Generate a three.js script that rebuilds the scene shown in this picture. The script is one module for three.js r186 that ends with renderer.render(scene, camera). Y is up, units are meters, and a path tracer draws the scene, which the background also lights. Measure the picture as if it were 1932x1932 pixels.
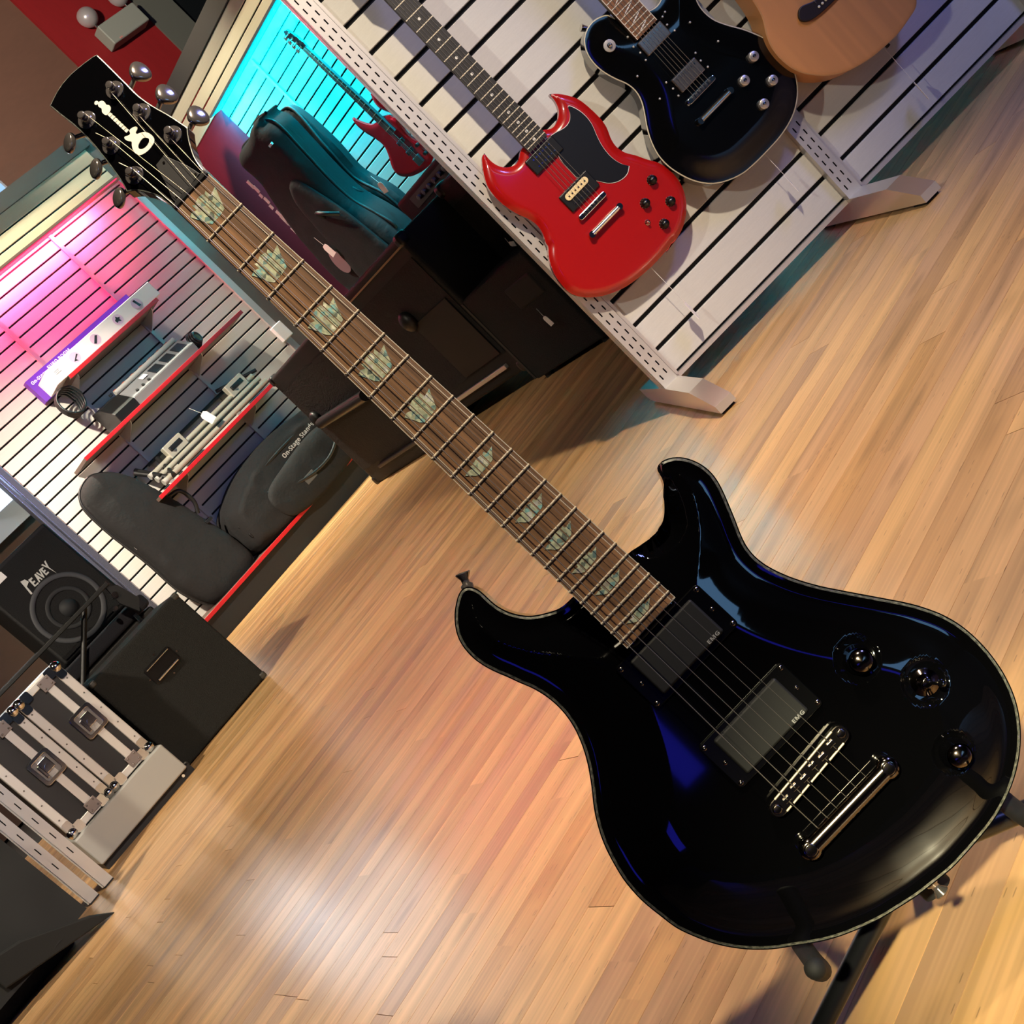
import * as THREE from 'three';
import { RoundedBoxGeometry } from 'three/addons/geometries/RoundedBoxGeometry.js';
import { mergeGeometries } from 'three/addons/utils/BufferGeometryUtils.js';
import { RectAreaLightUniformsLib } from 'three/addons/lights/RectAreaLightUniformsLib.js';
import { FontLoader } from 'three/addons/loaders/FontLoader.js';
import { TextGeometry } from 'three/addons/geometries/TextGeometry.js';

RectAreaLightUniformsLib.init();
const scene = new THREE.Scene();
scene.background = new THREE.Color(0x000000);

// ---------------------------------------------------------------- camera
const EYE = new THREE.Vector3(0, 0.70, 0);
const PITCH = THREE.MathUtils.degToRad(10.49), ROLL = THREE.MathUtils.degToRad(44.14);
const camera = new THREE.PerspectiveCamera(2 * Math.atan(966 / 2467) * 180 / Math.PI, 1, 0.05, 60);
camera.position.copy(EYE);
{
  const fwd = new THREE.Vector3(0, -Math.sin(PITCH), -Math.cos(PITCH));
  const down = new THREE.Vector3(0, -Math.cos(PITCH), Math.sin(PITCH));
  camera.up.set(1, 0, 0).multiplyScalar(Math.cos(ROLL)).addScaledVector(down, -Math.sin(ROLL));
  camera.lookAt(EYE.clone().add(fwd));
}
const renderer = new THREE.WebGLRenderer({ antialias: true });
renderer.toneMapping = THREE.LinearToneMapping;
renderer.toneMappingExposure = 1.0;
renderer.shadowMap.enabled = true;

// ---------------------------------------------------------------- frames of the room
const V4 = new THREE.Vector3(-1.808, 0, -7.653), CORNER = new THREE.Vector3(0.781, 0, -9.275);
const FR = {
  A: { o: V4, t: 0.5597 },                                     // left slat wall
  B: { o: CORNER, t: -1.0111 },                                // rear slat wall
  M: { o: new THREE.Vector3(-0.425, 0, -7.389), t: -1.1559 },  // row of amplifiers
  K: { o: new THREE.Vector3(-1.548, 0, -4.896), t: 0.4690 },   // carpeted cabinet
  S: { o: new THREE.Vector3(-1.899, 0, -4.570), t: 0.4690 },   // flight cases
  R: { o: new THREE.Vector3(0, 0, -3.12), t: 0 },              // right slat stand
  W: { o: new THREE.Vector3(0, 0, 0), t: 0 },
};
for (const k in FR) { const f = FR[k]; f.x = new THREE.Vector3(Math.cos(f.t), 0, -Math.sin(f.t)); f.z = new THREE.Vector3(Math.sin(f.t), 0, Math.cos(f.t)); }
const at = (f, x, y, n) => FR[f].o.clone().addScaledVector(FR[f].x, x).addScaledVector(FR[f].z, n).add(new THREE.Vector3(0, y, 0));

// ---------------------------------------------------------------- lights
const lightColor = (r, g, b) => new THREE.Color().setRGB(r, g, b);
function spot(p, target, color, cd, angle, pen, radius) {
  const l = new THREE.SpotLight(color, cd, 0, angle, pen, 2);
  l.position.copy(p); l.target.position.copy(target); scene.add(l); scene.add(l.target);
  l.castShadow = true; l.shadow.radius = radius; l.shadow.mapSize.set(2048, 2048); l.shadow.bias = -0.0005; l.name = 'spot_light';
  return l;
}
function area(p, target, w, h, color, nits) {
  const l = new THREE.RectAreaLight(color, nits, w, h);
  l.position.copy(p); l.lookAt(target); l.name = 'area_light'; scene.add(l); return l;
}
const v3 = (x, y, z) => new THREE.Vector3(x, y, z);
const WARM = lightColor(1, 0.80, 0.57), CYAN = lightColor(0.0, 0.75, 1), PINK = lightColor(1, 0.05, 0.15), BLUE = lightColor(0.10, 0.13, 1), VIOLET = lightColor(0.5, 0.36, 1);
const LAMPS = [
  { p: v3(-1.15, 2.75, -0.35), t: v3(1.3, 0.35, -3.1), c: lightColor(1, 0.98, 0.88), cd: 11, a: 0.42, r: 3, label: 'black track spotlight hung left of the camera' },
  { p: v3(1.5, 3.4, 0.2), t: v3(-0.8, 0, -3.0), c: lightColor(1, 0.83, 0.62), cd: 95, a: 0.47, r: 4, label: 'black track spotlight hung behind the camera on the right' },
  { p: v3(-2.6, 3.6, -2.6), t: v3(-1.5, 0.2, -4.9), c: lightColor(1, 0.86, 0.68), cd: 55, a: 0.45, r: 4, label: 'black track spotlight hung above the gear on the left' },
  { p: v3(-0.1, 1.98, 1.5), t: v3(0.08, 0, -0.93), c: lightColor(1, 0.90, 0.58), cd: 64, a: 0.085, r: 2, label: 'black track spotlight hung above the camera' },
  { p: v3(-0.6, 4.3, -6.0), t: v3(0.2, 3.4, -11.2), c: lightColor(1, 0.85, 0.7), cd: 85, a: 0.5, r: 5, label: 'black track spotlight hung high before the far wall' },
  { p: at('A', 0.7, 4.7, 0.42), t: at('A', 0.7, 1.9, 0.0), c: lightColor(1, 0.95, 0.74), cd: 130, a: 0.58, r: 4, label: 'black track spotlight hung close above the left slat wall' },
  { p: at('B', 0.6, 4.7, 0.42), t: at('B', 0.6, 1.9, 0.0), c: lightColor(1, 0.88, 0.66), cd: 70, a: 0.58, r: 4, label: 'black track spotlight hung close above the rear slat wall' },
  { p: v3(-1.4, 3.9, -4.6), t: at('A', 0.55, 0.75, 0), c: lightColor(1, 0.86, 0.70), cd: 170, a: 0.25, r: 4, label: 'black track spotlight hung before the left slat wall' },
];
for (const l of LAMPS) spot(l.p, l.t, l.c, l.cd, l.a, 0.7, l.r);
// colour washes: strips under the ledges of the two slat walls
area(at('A', 0.8, 2.352, 0.11), at('A', 0.8, 2.352 - 0.066, 0.022), 1.5, 0.03, PINK, 420);
area(at('B', 0.9, 2.371, 0.11), at('B', 0.9, 2.371 - 0.066, 0.022), 2.4, 0.03, CYAN, 1700);
area(v3(3.6, 2.6, -0.6), v3(0.9, 0.4, -3.1), 1.2, 0.5, lightColor(0.25, 0.3, 1), 30);           // blue panel on the right
area(at('A', 0.0, 2.0, -1.9), at('A', -0.3, 1.5, 0), 1.2, 0.9, lightColor(0.8, 0.9, 1), 12);    // daylight of the window behind the left wall

// ---------------------------------------------------------------- helpers
let seed = 20240611;
const rnd = () => { seed = (seed * 1664525 + 1013904223) >>> 0; return seed / 4294967296; };
const names = {};
const numbered = n => { const k = names[n] = (names[n] ?? -1) + 1; return k ? n + '_' + String(k).padStart(3, '0') : n; };
const shade = o => { o.castShadow = o.receiveShadow = true; return o; };
function mesh(name, geo, mat, parent) { const m = shade(new THREE.Mesh(Array.isArray(geo) ? merge(geo) : geo, mat)); m.name = name; parent.add(m); return m; }
function thing(name, label, category, f = 'W', x = 0, y = 0, n = 0, group) {
  const o = new THREE.Group(); o.name = numbered(name); scene.add(o);
  o.position.copy(at(f, x, y, n)); o.rotation.y = FR[f].t; o.userData = { label, category };
  if (group) o.userData.group = group;
  return o;
}
function struct(name, f = 'W', x = 0, y = 0, n = 0) {
  const o = new THREE.Group(); o.name = name; scene.add(o); o.position.copy(at(f, x, y, n)); o.rotation.y = FR[f].t; o.userData = { kind: 'structure' }; return o;
}
function clean(g) { const k = g.index ? g.toNonIndexed() : g; for (const a of Object.keys(k.attributes)) if (!['position', 'normal', 'uv'].includes(a)) k.deleteAttribute(a); if (!k.attributes.uv) k.setAttribute('uv', new THREE.BufferAttribute(new Float32Array(k.attributes.position.count * 2), 2)); return k; }
const merge = gs => mergeGeometries(gs.map(clean));
const mv = (g, x = 0, y = 0, z = 0) => g.translate(x, y, z);
const box = (w, h, d, x = 0, y = 0, z = 0) => mv(new THREE.BoxGeometry(w, h, d), x, y, z);
const rbox = (w, h, d, r, x = 0, y = 0, z = 0, s = 2) => mv(new RoundedBoxGeometry(w, h, d, s, Math.min(r, w / 2.01, h / 2.01, d / 2.01)), x, y, z);
const box2 = (x0, x1, y0, y1, z0, z1) => box(x1 - x0, y1 - y0, z1 - z0, (x0 + x1) / 2, (y0 + y1) / 2, (z0 + z1) / 2);
const rbox2 = (x0, x1, y0, y1, z0, z1, r = 0.01) => rbox(x1 - x0, y1 - y0, z1 - z0, r, (x0 + x1) / 2, (y0 + y1) / 2, (z0 + z1) / 2);
const cylZ = (r, h, x = 0, y = 0, z = 0, r2 = r, s = 24) => mv(new THREE.CylinderGeometry(r2, r, h, s).rotateX(Math.PI / 2), x, y, z);   // axis along +z, r at back
const latheZ = (pts, s = 32) => new THREE.LatheGeometry(pts.map(p => new THREE.Vector2(p[0], p[1])), s).rotateX(Math.PI / 2);           // profile (radius, z)
function rod(a, b, r, s = 10, r2 = r) {
  const A = v3(...a), B = v3(...b), d = B.clone().sub(A), L = d.length();
  return new THREE.CylinderGeometry(r2, r, L, s).applyQuaternion(new THREE.Quaternion().setFromUnitVectors(v3(0, 1, 0), d.normalize())).translate(...A.add(B).multiplyScalar(0.5).toArray());
}
const tube = (pts, r, seg = 40, rs = 10, closed = false) => new THREE.TubeGeometry(new THREE.CatmullRomCurve3(pts.map(p => v3(...p)), closed), seg, r, rs, closed);
const shapeOf = pts => new THREE.Shape(pts.map(p => new THREE.Vector2(p[0], p[1])));
const extr = (pts, d, z = 0, bevel = 0, holes = []) => { const s = shapeOf(pts); for (const h of holes) s.holes.push(new THREE.Path(h.map(p => new THREE.Vector2(p[0], p[1])))); return new THREE.ExtrudeGeometry(s, { depth: d - 2 * bevel, bevelEnabled: bevel > 0, bevelThickness: bevel, bevelSize: bevel, bevelOffset: -bevel, bevelSegments: 2, curveSegments: 12 }).translate(0, 0, z + bevel); };
const circle = (r, n = 24, x = 0, y = 0, sx = 1) => Array.from({ length: n }, (_, i) => [x + r * sx * Math.cos(i / n * 2 * Math.PI), y + r * Math.sin(i / n * 2 * Math.PI)]);
const rrect = (x0, y0, x1, y1, r) => { const o = []; for (const [cx, cy, a] of [[x1 - r, y1 - r, 0], [x0 + r, y1 - r, 1], [x0 + r, y0 + r, 2], [x1 - r, y0 + r, 3]]) for (let i = 0; i <= 4; i++) { const t = (a + i / 4) * Math.PI / 2; o.push([cx + r * Math.cos(t), cy + r * Math.sin(t)]); } return o; };
// smooth closed outline through traced points; indices in `sharp` stay corners
function outline(pts, n = 320, sharp = [], smooth = 2) {
  const N = pts.length, out = [];
  const runs = sharp.length ? sharp.map((s, i) => [s, sharp[(i + 1) % sharp.length]]) : [[0, 0]];
  const total = (a) => { let L = 0; for (let i = 1; i < a.length; i++) L += Math.hypot(a[i][0] - a[i - 1][0], a[i][1] - a[i - 1][1]); return L; };
  const whole = total([...pts, pts[0]]);
  for (const [s, e] of runs) {
    const run = []; let i = s; do { run.push(pts[i]); i = (i + 1) % N; } while (i !== e); run.push(pts[e]);
    const closed = !sharp.length; if (closed) run.pop();
    const c = new THREE.CatmullRomCurve3(run.map(p => v3(p[0], p[1], 0)), closed, 'centripetal');
    const m = Math.max(2, Math.round(n * (closed ? 1 : total(run) / whole)));
    let q = Array.from({ length: closed ? m : m + 1 }, (_, k) => { const p = c.getPointAt(k / m); return [p.x, p.y]; });
    for (let k = 0; k < smooth; k++) q = q.map((p, j) => { if (!closed && (j === 0 || j === q.length - 1)) return p; const a = q[(j + q.length - 1) % q.length], b = q[(j + 1) % q.length]; return [(a[0] + 2 * p[0] + b[0]) / 4, (a[1] + 2 * p[1] + b[1]) / 4]; });
    if (!closed) q.pop(); out.push(...q);
  }
  let A = 0; out.forEach((p, i) => { const b = out[(i + 1) % out.length]; A += p[0] * b[1] - b[0] * p[1]; });
  return A < 0 ? out.reverse() : out;
}
function sdf(poly) {
  const n = poly.length;
  return (x, y) => {
    let d = 1e9, ins = false;
    for (let i = 0, j = n - 1; i < n; j = i++) {
      const ax = poly[j][0], ay = poly[j][1], bx = poly[i][0], by = poly[i][1], ex = bx - ax, ey = by - ay, wx = x - ax, wy = y - ay;
      const t = Math.max(0, Math.min(1, (wx * ex + wy * ey) / (ex * ex + ey * ey + 1e-18))), px = wx - t * ex, py = wy - t * ey, q = px * px + py * py;
      if (q < d) d = q;
      if ((ay > y) !== (by > y) && x < (bx - ax) * (y - ay) / (by - ay) + ax) ins = !ins;
    }
    return (ins ? 1 : -1) * Math.sqrt(d);
  };
}
// solid plate with a carved top: top(x, y, d) with d the distance from the edge
function plate(poly, cell, top, back, roundBack = 0.004) {
  const f = sdf(poly); let x0 = 9, x1 = -9, y0 = 9, y1 = -9;
  for (const p of poly) { x0 = Math.min(x0, p[0]); x1 = Math.max(x1, p[0]); y0 = Math.min(y0, p[1]); y1 = Math.max(y1, p[1]); }
  x0 -= cell; y0 -= cell; const nx = Math.ceil((x1 + cell - x0) / cell), ny = Math.ceil((y1 + cell - y0) / cell);
  const val = new Float64Array((nx + 1) * (ny + 1)); for (let j = 0; j <= ny; j++) for (let i = 0; i <= nx; i++) val[j * (nx + 1) + i] = f(x0 + i * cell, y0 + j * cell);
  const pos = [], nor = [], uv = [], idx = []; const key = new Map();
  const h = (x, y, d) => top(x, y, Math.max(0, d));
  const vert = (k, x, y, d) => {
    if (key.has(k)) return key.get(k);
    const e = cell * 0.5, z = h(x, y, d), id = pos.length / 3;
    const zx = (h(x + e, y, f(x + e, y)) - h(x - e, y, f(x - e, y))) / (2 * e), zy = (h(x, y + e, f(x, y + e)) - h(x, y - e, f(x, y - e))) / (2 * e), l = Math.hypot(zx, zy, 1);
    pos.push(x, y, z); nor.push(-zx / l, -zy / l, 1 / l); uv.push(x, y); key.set(k, id); return id;
  };
  const W = nx + 1, node = (i, j) => vert('n' + (j * W + i), x0 + i * cell, y0 + j * cell, val[j * W + i]);
  const cut = (i, j, a, b) => { const p = val[j * W + i], q = val[b * W + a], t = p / (p - q); const k = 'e' + Math.min(j * W + i, b * W + a) + '_' + Math.max(j * W + i, b * W + a); return vert(k, x0 + (i + (a - i) * t) * cell, y0 + (j + (b - j) * t) * cell, 0); };
  for (let j = 0; j < ny; j++) for (let i = 0; i < nx; i++) {
    const c = [[i, j], [i + 1, j], [i + 1, j + 1], [i, j + 1]], s = c.map(([a, b]) => val[b * W + a] > 0); if (!s.includes(true)) continue;
    const ring = [];
    for (let k = 0; k < 4; k++) { const m = (k + 1) % 4; if (s[k]) ring.push(node(...c[k])); if (s[k] !== s[m]) ring.push(s[k] ? cut(...c[k], ...c[m]) : cut(...c[m], ...c[k])); }
    for (let k = 2; k < ring.length; k++) idx.push(ring[0], ring[k - 1], ring[k]);
  }
  const g = new THREE.BufferGeometry(); g.setAttribute('position', new THREE.Float32BufferAttribute(pos, 3)); g.setAttribute('normal', new THREE.Float32BufferAttribute(nor, 3)); g.setAttribute('uv', new THREE.Float32BufferAttribute(uv, 2)); g.setIndex(idx);
  // wall and back
  const sp = [], sn = [], su = [], si = [], n = poly.length;
  const nrm = i => { const a = poly[(i + n - 1) % n], b = poly[(i + 1) % n], l = Math.hypot(b[0] - a[0], b[1] - a[1]) || 1; return [(b[1] - a[1]) / l, -(b[0] - a[0]) / l]; };
  for (let i = 0; i <= n; i++) { const p = poly[i % n], m = nrm(i % n), z = h(p[0], p[1], 0) ;
    const rows = [[0, z, 0.25], [0, z - 0.001, 0], [0, back + roundBack, 0], [roundBack, back, -0.7]];
    for (const [inset, zz, nz] of rows) { sp.push(p[0] - m[0] * inset, p[1] - m[1] * inset, zz); const l = Math.hypot(1, nz); sn.push(m[0] / l, m[1] / l, nz / l); su.push(i / n, zz); } }
  for (let i = 0; i < n; i++) for (let r = 0; r < 3; r++) { const a = i * 4 + r, b = a + 4; si.push(a, a + 1, b, b, a + 1, b + 1); }
  const w = new THREE.BufferGeometry(); w.setAttribute('position', new THREE.Float32BufferAttribute(sp, 3)); w.setAttribute('normal', new THREE.Float32BufferAttribute(sn, 3)); w.setAttribute('uv', new THREE.Float32BufferAttribute(su, 2)); w.setIndex(si);
  const bk = new THREE.ShapeGeometry(shapeOf(poly.map((p, i) => { const m = nrm(i); return [p[0] - m[0] * roundBack, p[1] - m[1] * roundBack]; }))); bk.rotateY(Math.PI).scale(-1, 1, 1).translate(0, 0, back);
  { const ix = bk.index.array; for (let i = 0; i < ix.length; i += 3) { const t = ix[i]; ix[i] = ix[i + 1]; ix[i + 1] = t; } const nn = bk.attributes.normal; for (let i = 0; i < nn.count; i++) nn.setXYZ(i, 0, 0, -1); }
  return merge([g, w, bk]);
}
// ribbon that follows an outline on a carved top, between two insets
function ribbon(poly, i0, i1, zf, lift, keep = () => true, uvScale = 30) {
  const n = poly.length, p = [], nn = [], u = [], ix = []; let L = 0;
  for (let i = 0; i <= n; i++) { const a = poly[(i + n - 1) % n], b = poly[(i + 1) % n], c = poly[i % n], l = Math.hypot(b[0] - a[0], b[1] - a[1]) || 1, mx = (b[1] - a[1]) / l, my = -(b[0] - a[0]) / l;
    if (i) { const q = poly[(i - 1) % n]; L += Math.hypot(c[0] - q[0], c[1] - q[1]); }
    for (const k of [i0, i1]) { const x = c[0] - mx * k, y = c[1] - my * k; p.push(x, y, zf(x, y, k) + lift); nn.push(mx * 0.35, my * 0.35, 0.93); u.push(L * uvScale, k === i0 ? 0 : 0.1); }
    if (i < n && keep(c[0], c[1])) ix.push(2 * i, 2 * i + 2, 2 * i + 1, 2 * i + 1, 2 * i + 2, 2 * i + 3); }
  const g = new THREE.BufferGeometry(); g.setAttribute('position', new THREE.Float32BufferAttribute(p, 3)); g.setAttribute('normal', new THREE.Float32BufferAttribute(nn, 3)); g.setAttribute('uv', new THREE.Float32BufferAttribute(u, 2)); g.setIndex(ix); return g;
}
// ---------------------------------------------------------------- textures
const hash = (x, y) => { let h = Math.imul(x | 0, 374761393) + Math.imul(y | 0, 668265263) | 0; h = Math.imul(h ^ (h >>> 13), 1274126177); return ((h ^ (h >>> 16)) >>> 0) / 4294967296; };
const sm = t => t * t * (3 - 2 * t);
function vnoise(x, y, px = 1e9, py = 1e9) { const i = Math.floor(x), j = Math.floor(y), u = sm(x - i), v = sm(y - j), w = (a, b) => hash(((a % px) + px) % px, ((b % py) + py) % py); return (w(i, j) * (1 - u) + w(i + 1, j) * u) * (1 - v) + (w(i, j + 1) * (1 - u) + w(i + 1, j + 1) * u) * v; }
function tex(w, h, fn, srgb = true) {
  const d = new Uint8Array(w * h * 4);
  for (let j = 0; j < h; j++) for (let i = 0; i < w; i++) { const c = fn(i, j); const k = (j * w + i) * 4; d[k] = Math.max(0, Math.min(255, c[0])); d[k + 1] = Math.max(0, Math.min(255, c[1])); d[k + 2] = Math.max(0, Math.min(255, c[2])); d[k + 3] = 255; }
  const t = new THREE.DataTexture(d, w, h); t.wrapS = t.wrapT = THREE.RepeatWrapping; t.magFilter = THREE.LinearFilter; t.minFilter = THREE.LinearMipmapLinearFilter; t.generateMipmaps = true; if (srgb) t.colorSpace = THREE.SRGBColorSpace; t.needsUpdate = true; return t;
}
const M = (color, rough = 0.5, o = {}) => new THREE.MeshStandardMaterial({ color, roughness: rough, ...o });
const P = (color, rough = 0.5, o = {}) => new THREE.MeshPhysicalMaterial({ color, roughness: rough, ...o });
const grainTex = (amp, s = 1) => tex(256, 256, (i, j) => { const v = 255 - amp + amp * (0.6 * hash(i * 3, j * 7) + 0.4 * vnoise(i / 9 * s, j / 9 * s)); return [v, v, v]; });
const carpetBump = tex(256, 256, (i, j) => { const v = 255 * (0.5 * hash(i, j) + 0.5 * vnoise(i / 3, j / 3, 85.3, 85.3)); return [v, v, v]; }, false);
const carpetMap = tex(256, 256, (i, j) => { const v = 150 + 105 * (0.6 * hash(i + 9, j) + 0.4 * vnoise(i / 4, j / 4, 64, 64)); return [v, v, v]; });
const pearl = (base, seedx) => tex(256, 256, (i, j) => {
  let best = 9, id = 0, second = 9; const S = 22; const gx = Math.floor(i / S), gy = Math.floor(j / S), n = Math.floor(256 / S);
  for (let a = -1; a <= 1; a++) for (let b = -1; b <= 1; b++) { const cx = gx + a, cy = gy + b, hx = ((cx % n) + n) % n, hy = ((cy % n) + n) % n; const px = (cx + hash(hx + seedx, hy)) * S, py = (cy + hash(hx, hy + seedx + 50)) * S, d = Math.abs(i - px) * 0.7 + Math.abs(j - py); if (d < best) { second = best; best = d; id = hash(hx * 7 + seedx, hy * 13); } else if (d < second) second = d; }
  const pal = base, c = pal[Math.floor(id * pal.length) % pal.length], f = 0.85 + 0.3 * vnoise(i / 6, j / 14 + 40);
  return [c[0] * f, c[1] * f, c[2] * f];
});
// ================================================================ the room
const blackRubber2 = M(0x100f0e, 0.8);
const slatWhite = M(0xc9c7c0, 0.5, { map: grainTex(14) });
const slatCream = M(0xddd3b4, 0.5, { map: grainTex(14) });
const grooveBlack = M(0x0c0b0a, 0.8);
const steelPaint = M(0xc9c4bf, 0.38, { metalness: 0.55 });
const alu = M(0xd5d2cc, 0.32, { metalness: 0.85 });
const redPaint = M(0xb00d18, 0.5);
const crimson = M(0x8a0f26, 0.7, { map: grainTex(20) });
const brownWall = M(0x6a4b3c, 0.85, { map: grainTex(18) });
const darkTrim = M(0x3c3833, 0.6);
// floor: maple strips running along the left wall
{
  const fl = struct('floor', 'A', 0, 0, 0);
  mesh('subfloor', box2(-9, 9, -0.08, -0.02, -3, 13), M(0x241509, 0.9), fl);
  const tones = [[206, 162, 112], [200, 155, 104], [212, 169, 118], [194, 151, 106], [203, 161, 116], [190, 150, 112]];
  const mats = tones.map((c, k) => P(0xffffff, 0.36, { clearcoat: 0.35, clearcoatRoughness: 0.22, map: tex(512, 256, (i, j) => {
    const g = vnoise(i / 60 + k * 31, j / 3.2, 1e9, 80), h = vnoise(i / 150 + 7 * k, j / 26 + k, 1e9, 1e9), st = vnoise(i / 46 + k * 3, j / 34 + 50 + k), f = 0.86 + 0.1 * g + 0.18 * h - 0.16 * Math.max(0, st - 0.62) * 2.2; const fleck = hash(i >> 2, j * 5 + k) > 0.9965 ? 0.72 : 1; return [c[0] * f * fleck, c[1] * f * fleck, c[2] * (f - 0.03) * fleck]; }) }));
  const lens = [1.15, 1.55, 1.95, 2.35], W = 0.0592, geos = [];
  lens.forEach((L, a) => { for (let v = 0; v < 3; v++) { const g = new THREE.BoxGeometry(L - 0.0012, 0.02, W - 0.0011).translate(L / 2, -0.01, 0); const p = g.attributes.position, u = g.attributes.uv; for (let i = 0; i < u.count; i++) u.setXY(i, p.getX(i) / 1.2 + v * 0.37 + a * 0.21, (p.getZ(i) / 0.06 + 0.5) * 0.24 + v * 0.3); geos.push(g); } });
  const all = [];
  for (let r = 0; r < 128; r++) { let x = -4.6 - rnd() * 1.8; const n = 7.45 - r * W; while (x < 3.4) { const a = Math.floor(rnd() * 4), v = Math.floor(rnd() * 3), m = Math.floor(rnd() * 6); const c = at('A', x + lens[a] / 2, 0, n), near = at('A', Math.max(x, Math.min(x + lens[a], -1.9)), 0, n); all.push({ x, n, a, v, m, d: near.distanceTo(v3(-0.15, 0, -1.2)) + c.distanceTo(v3(0, 0, -1.6)) * 0.5 }); x += lens[a]; } }
  all.sort((p, q) => p.d - q.d);
  all.slice(0, 300).forEach(p => { const b = mesh('floorboard', geos[p.a * 3 + p.v], mats[p.m], fl); b.position.set(p.x, 0, p.n); });
  mats.forEach((mt, k) => { const gs = all.slice(300).filter(p => p.m === k).map(p => geos[p.a * 3 + p.v].clone().translate(p.x, 0, p.n)); const o = mesh('far_floorboards', gs, mt, fl); o.userData = { kind: 'stuff' }; });
}
// slatted walls
function slats(parent, x0, x1, ys, mat, t = 0.012) { for (let i = 0; i < ys.length - 1; i++) mesh('slat', rbox2(x0, x1, ys[i] + 0.0055, ys[i + 1] - 0.0055, -t, 0, 0.002), mat, parent); }
{
  const w = struct('wall_left', 'A', 0, 0, 0);
  mesh('backing', box2(-0.03, 1.86, 0, 2.64, -0.08, -0.013), grooveBlack, w);
  const ys = []; for (let y = 2.348; y > 0.1; y -= 0.0790) ys.unshift(y); ys.unshift(0.06); ys.push(2.375);
  slats(w, -0.03, 1.86, ys, slatWhite);
  slats(w, -0.03, 1.86, [2.385, 2.463, 2.549, 2.645], slatCream);
  mesh('top_cap', box2(-0.05, 1.9, 2.64, 2.735, -0.1, 0.02), darkTrim, w);
  mesh('light_ledge', box2(-0.03, 1.86, 2.368, 2.382, 0, 0.12), M(0x8d6a58, 0.6), w);
  mesh('end_panel', box2(1.86, 2.40, 0, 2.70, -0.1, -0.02), M(0x6f625a, 0.8, { map: grainTex(16) }), w);
  for (const x of [0.615, 1.25]) mesh('shelf_standard', box2(x - 0.012, x + 0.012, 0.1, 2.37, 0, 0.014), steelPaint, w);
  mesh('slotted_upright', box2(1.858, 1.905, 0.3, 2.37, -0.02, 0.02), steelPaint, w);
  mesh('upright_cap', rbox2(1.845, 1.93, 0.95, 1.07, -0.01, 0.035, 0.006), M(0xe6e6e6, 0.4), w);
  const b = struct('wall_back', 'B', 0, 0, 0);
  mesh('backing', box2(-0.34, 5.2, 0, 2.68, -0.08, -0.013), grooveBlack, b);
  const yb = []; for (let y = 2.39; y > 0.1; y -= 0.0790) yb.unshift(y); yb.unshift(0.06);
  slats(b, -0.34, 5.2, yb, slatWhite);
  slats(b, -0.9, 5.2, [2.405, 2.5, 2.588, 2.682], slatCream);
  mesh('top_cap', box2(-0.95, 5.2, 2.682, 2.80, -0.1, 0.02), darkTrim, b);
  mesh('light_ledge', box2(-0.34, 5.2, 2.388, 2.402, 0, 0.12), M(0x5d6a6d, 0.6), b);
  mesh('red_panel', box2(-1.15, -0.342, 0, 2.405, -0.08, -0.012), crimson, b);
  for (const x of [0.305]) mesh('shelf_standard', box2(x - 0.012, x + 0.012, 0.1, 2.37, 0, 0.014), steelPaint, b);
}
{
  const wl = { A: scene.getObjectByName('wall_left'), B: scene.getObjectByName('wall_back') };
  mesh('light_strip', box2(0.0, 1.8, 2.360, 2.366, 0.10, 0.118), new THREE.MeshStandardMaterial({ color: 0x222222, emissive: PINK, emissiveIntensity: 1 }), wl.A); mesh('light_strip', box2(-0.3, 2.2, 2.379, 2.385, 0.10, 0.118), new THREE.MeshStandardMaterial({ color: 0x222222, emissive: CYAN, emissiveIntensity: 1 }), wl.B); }
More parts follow.
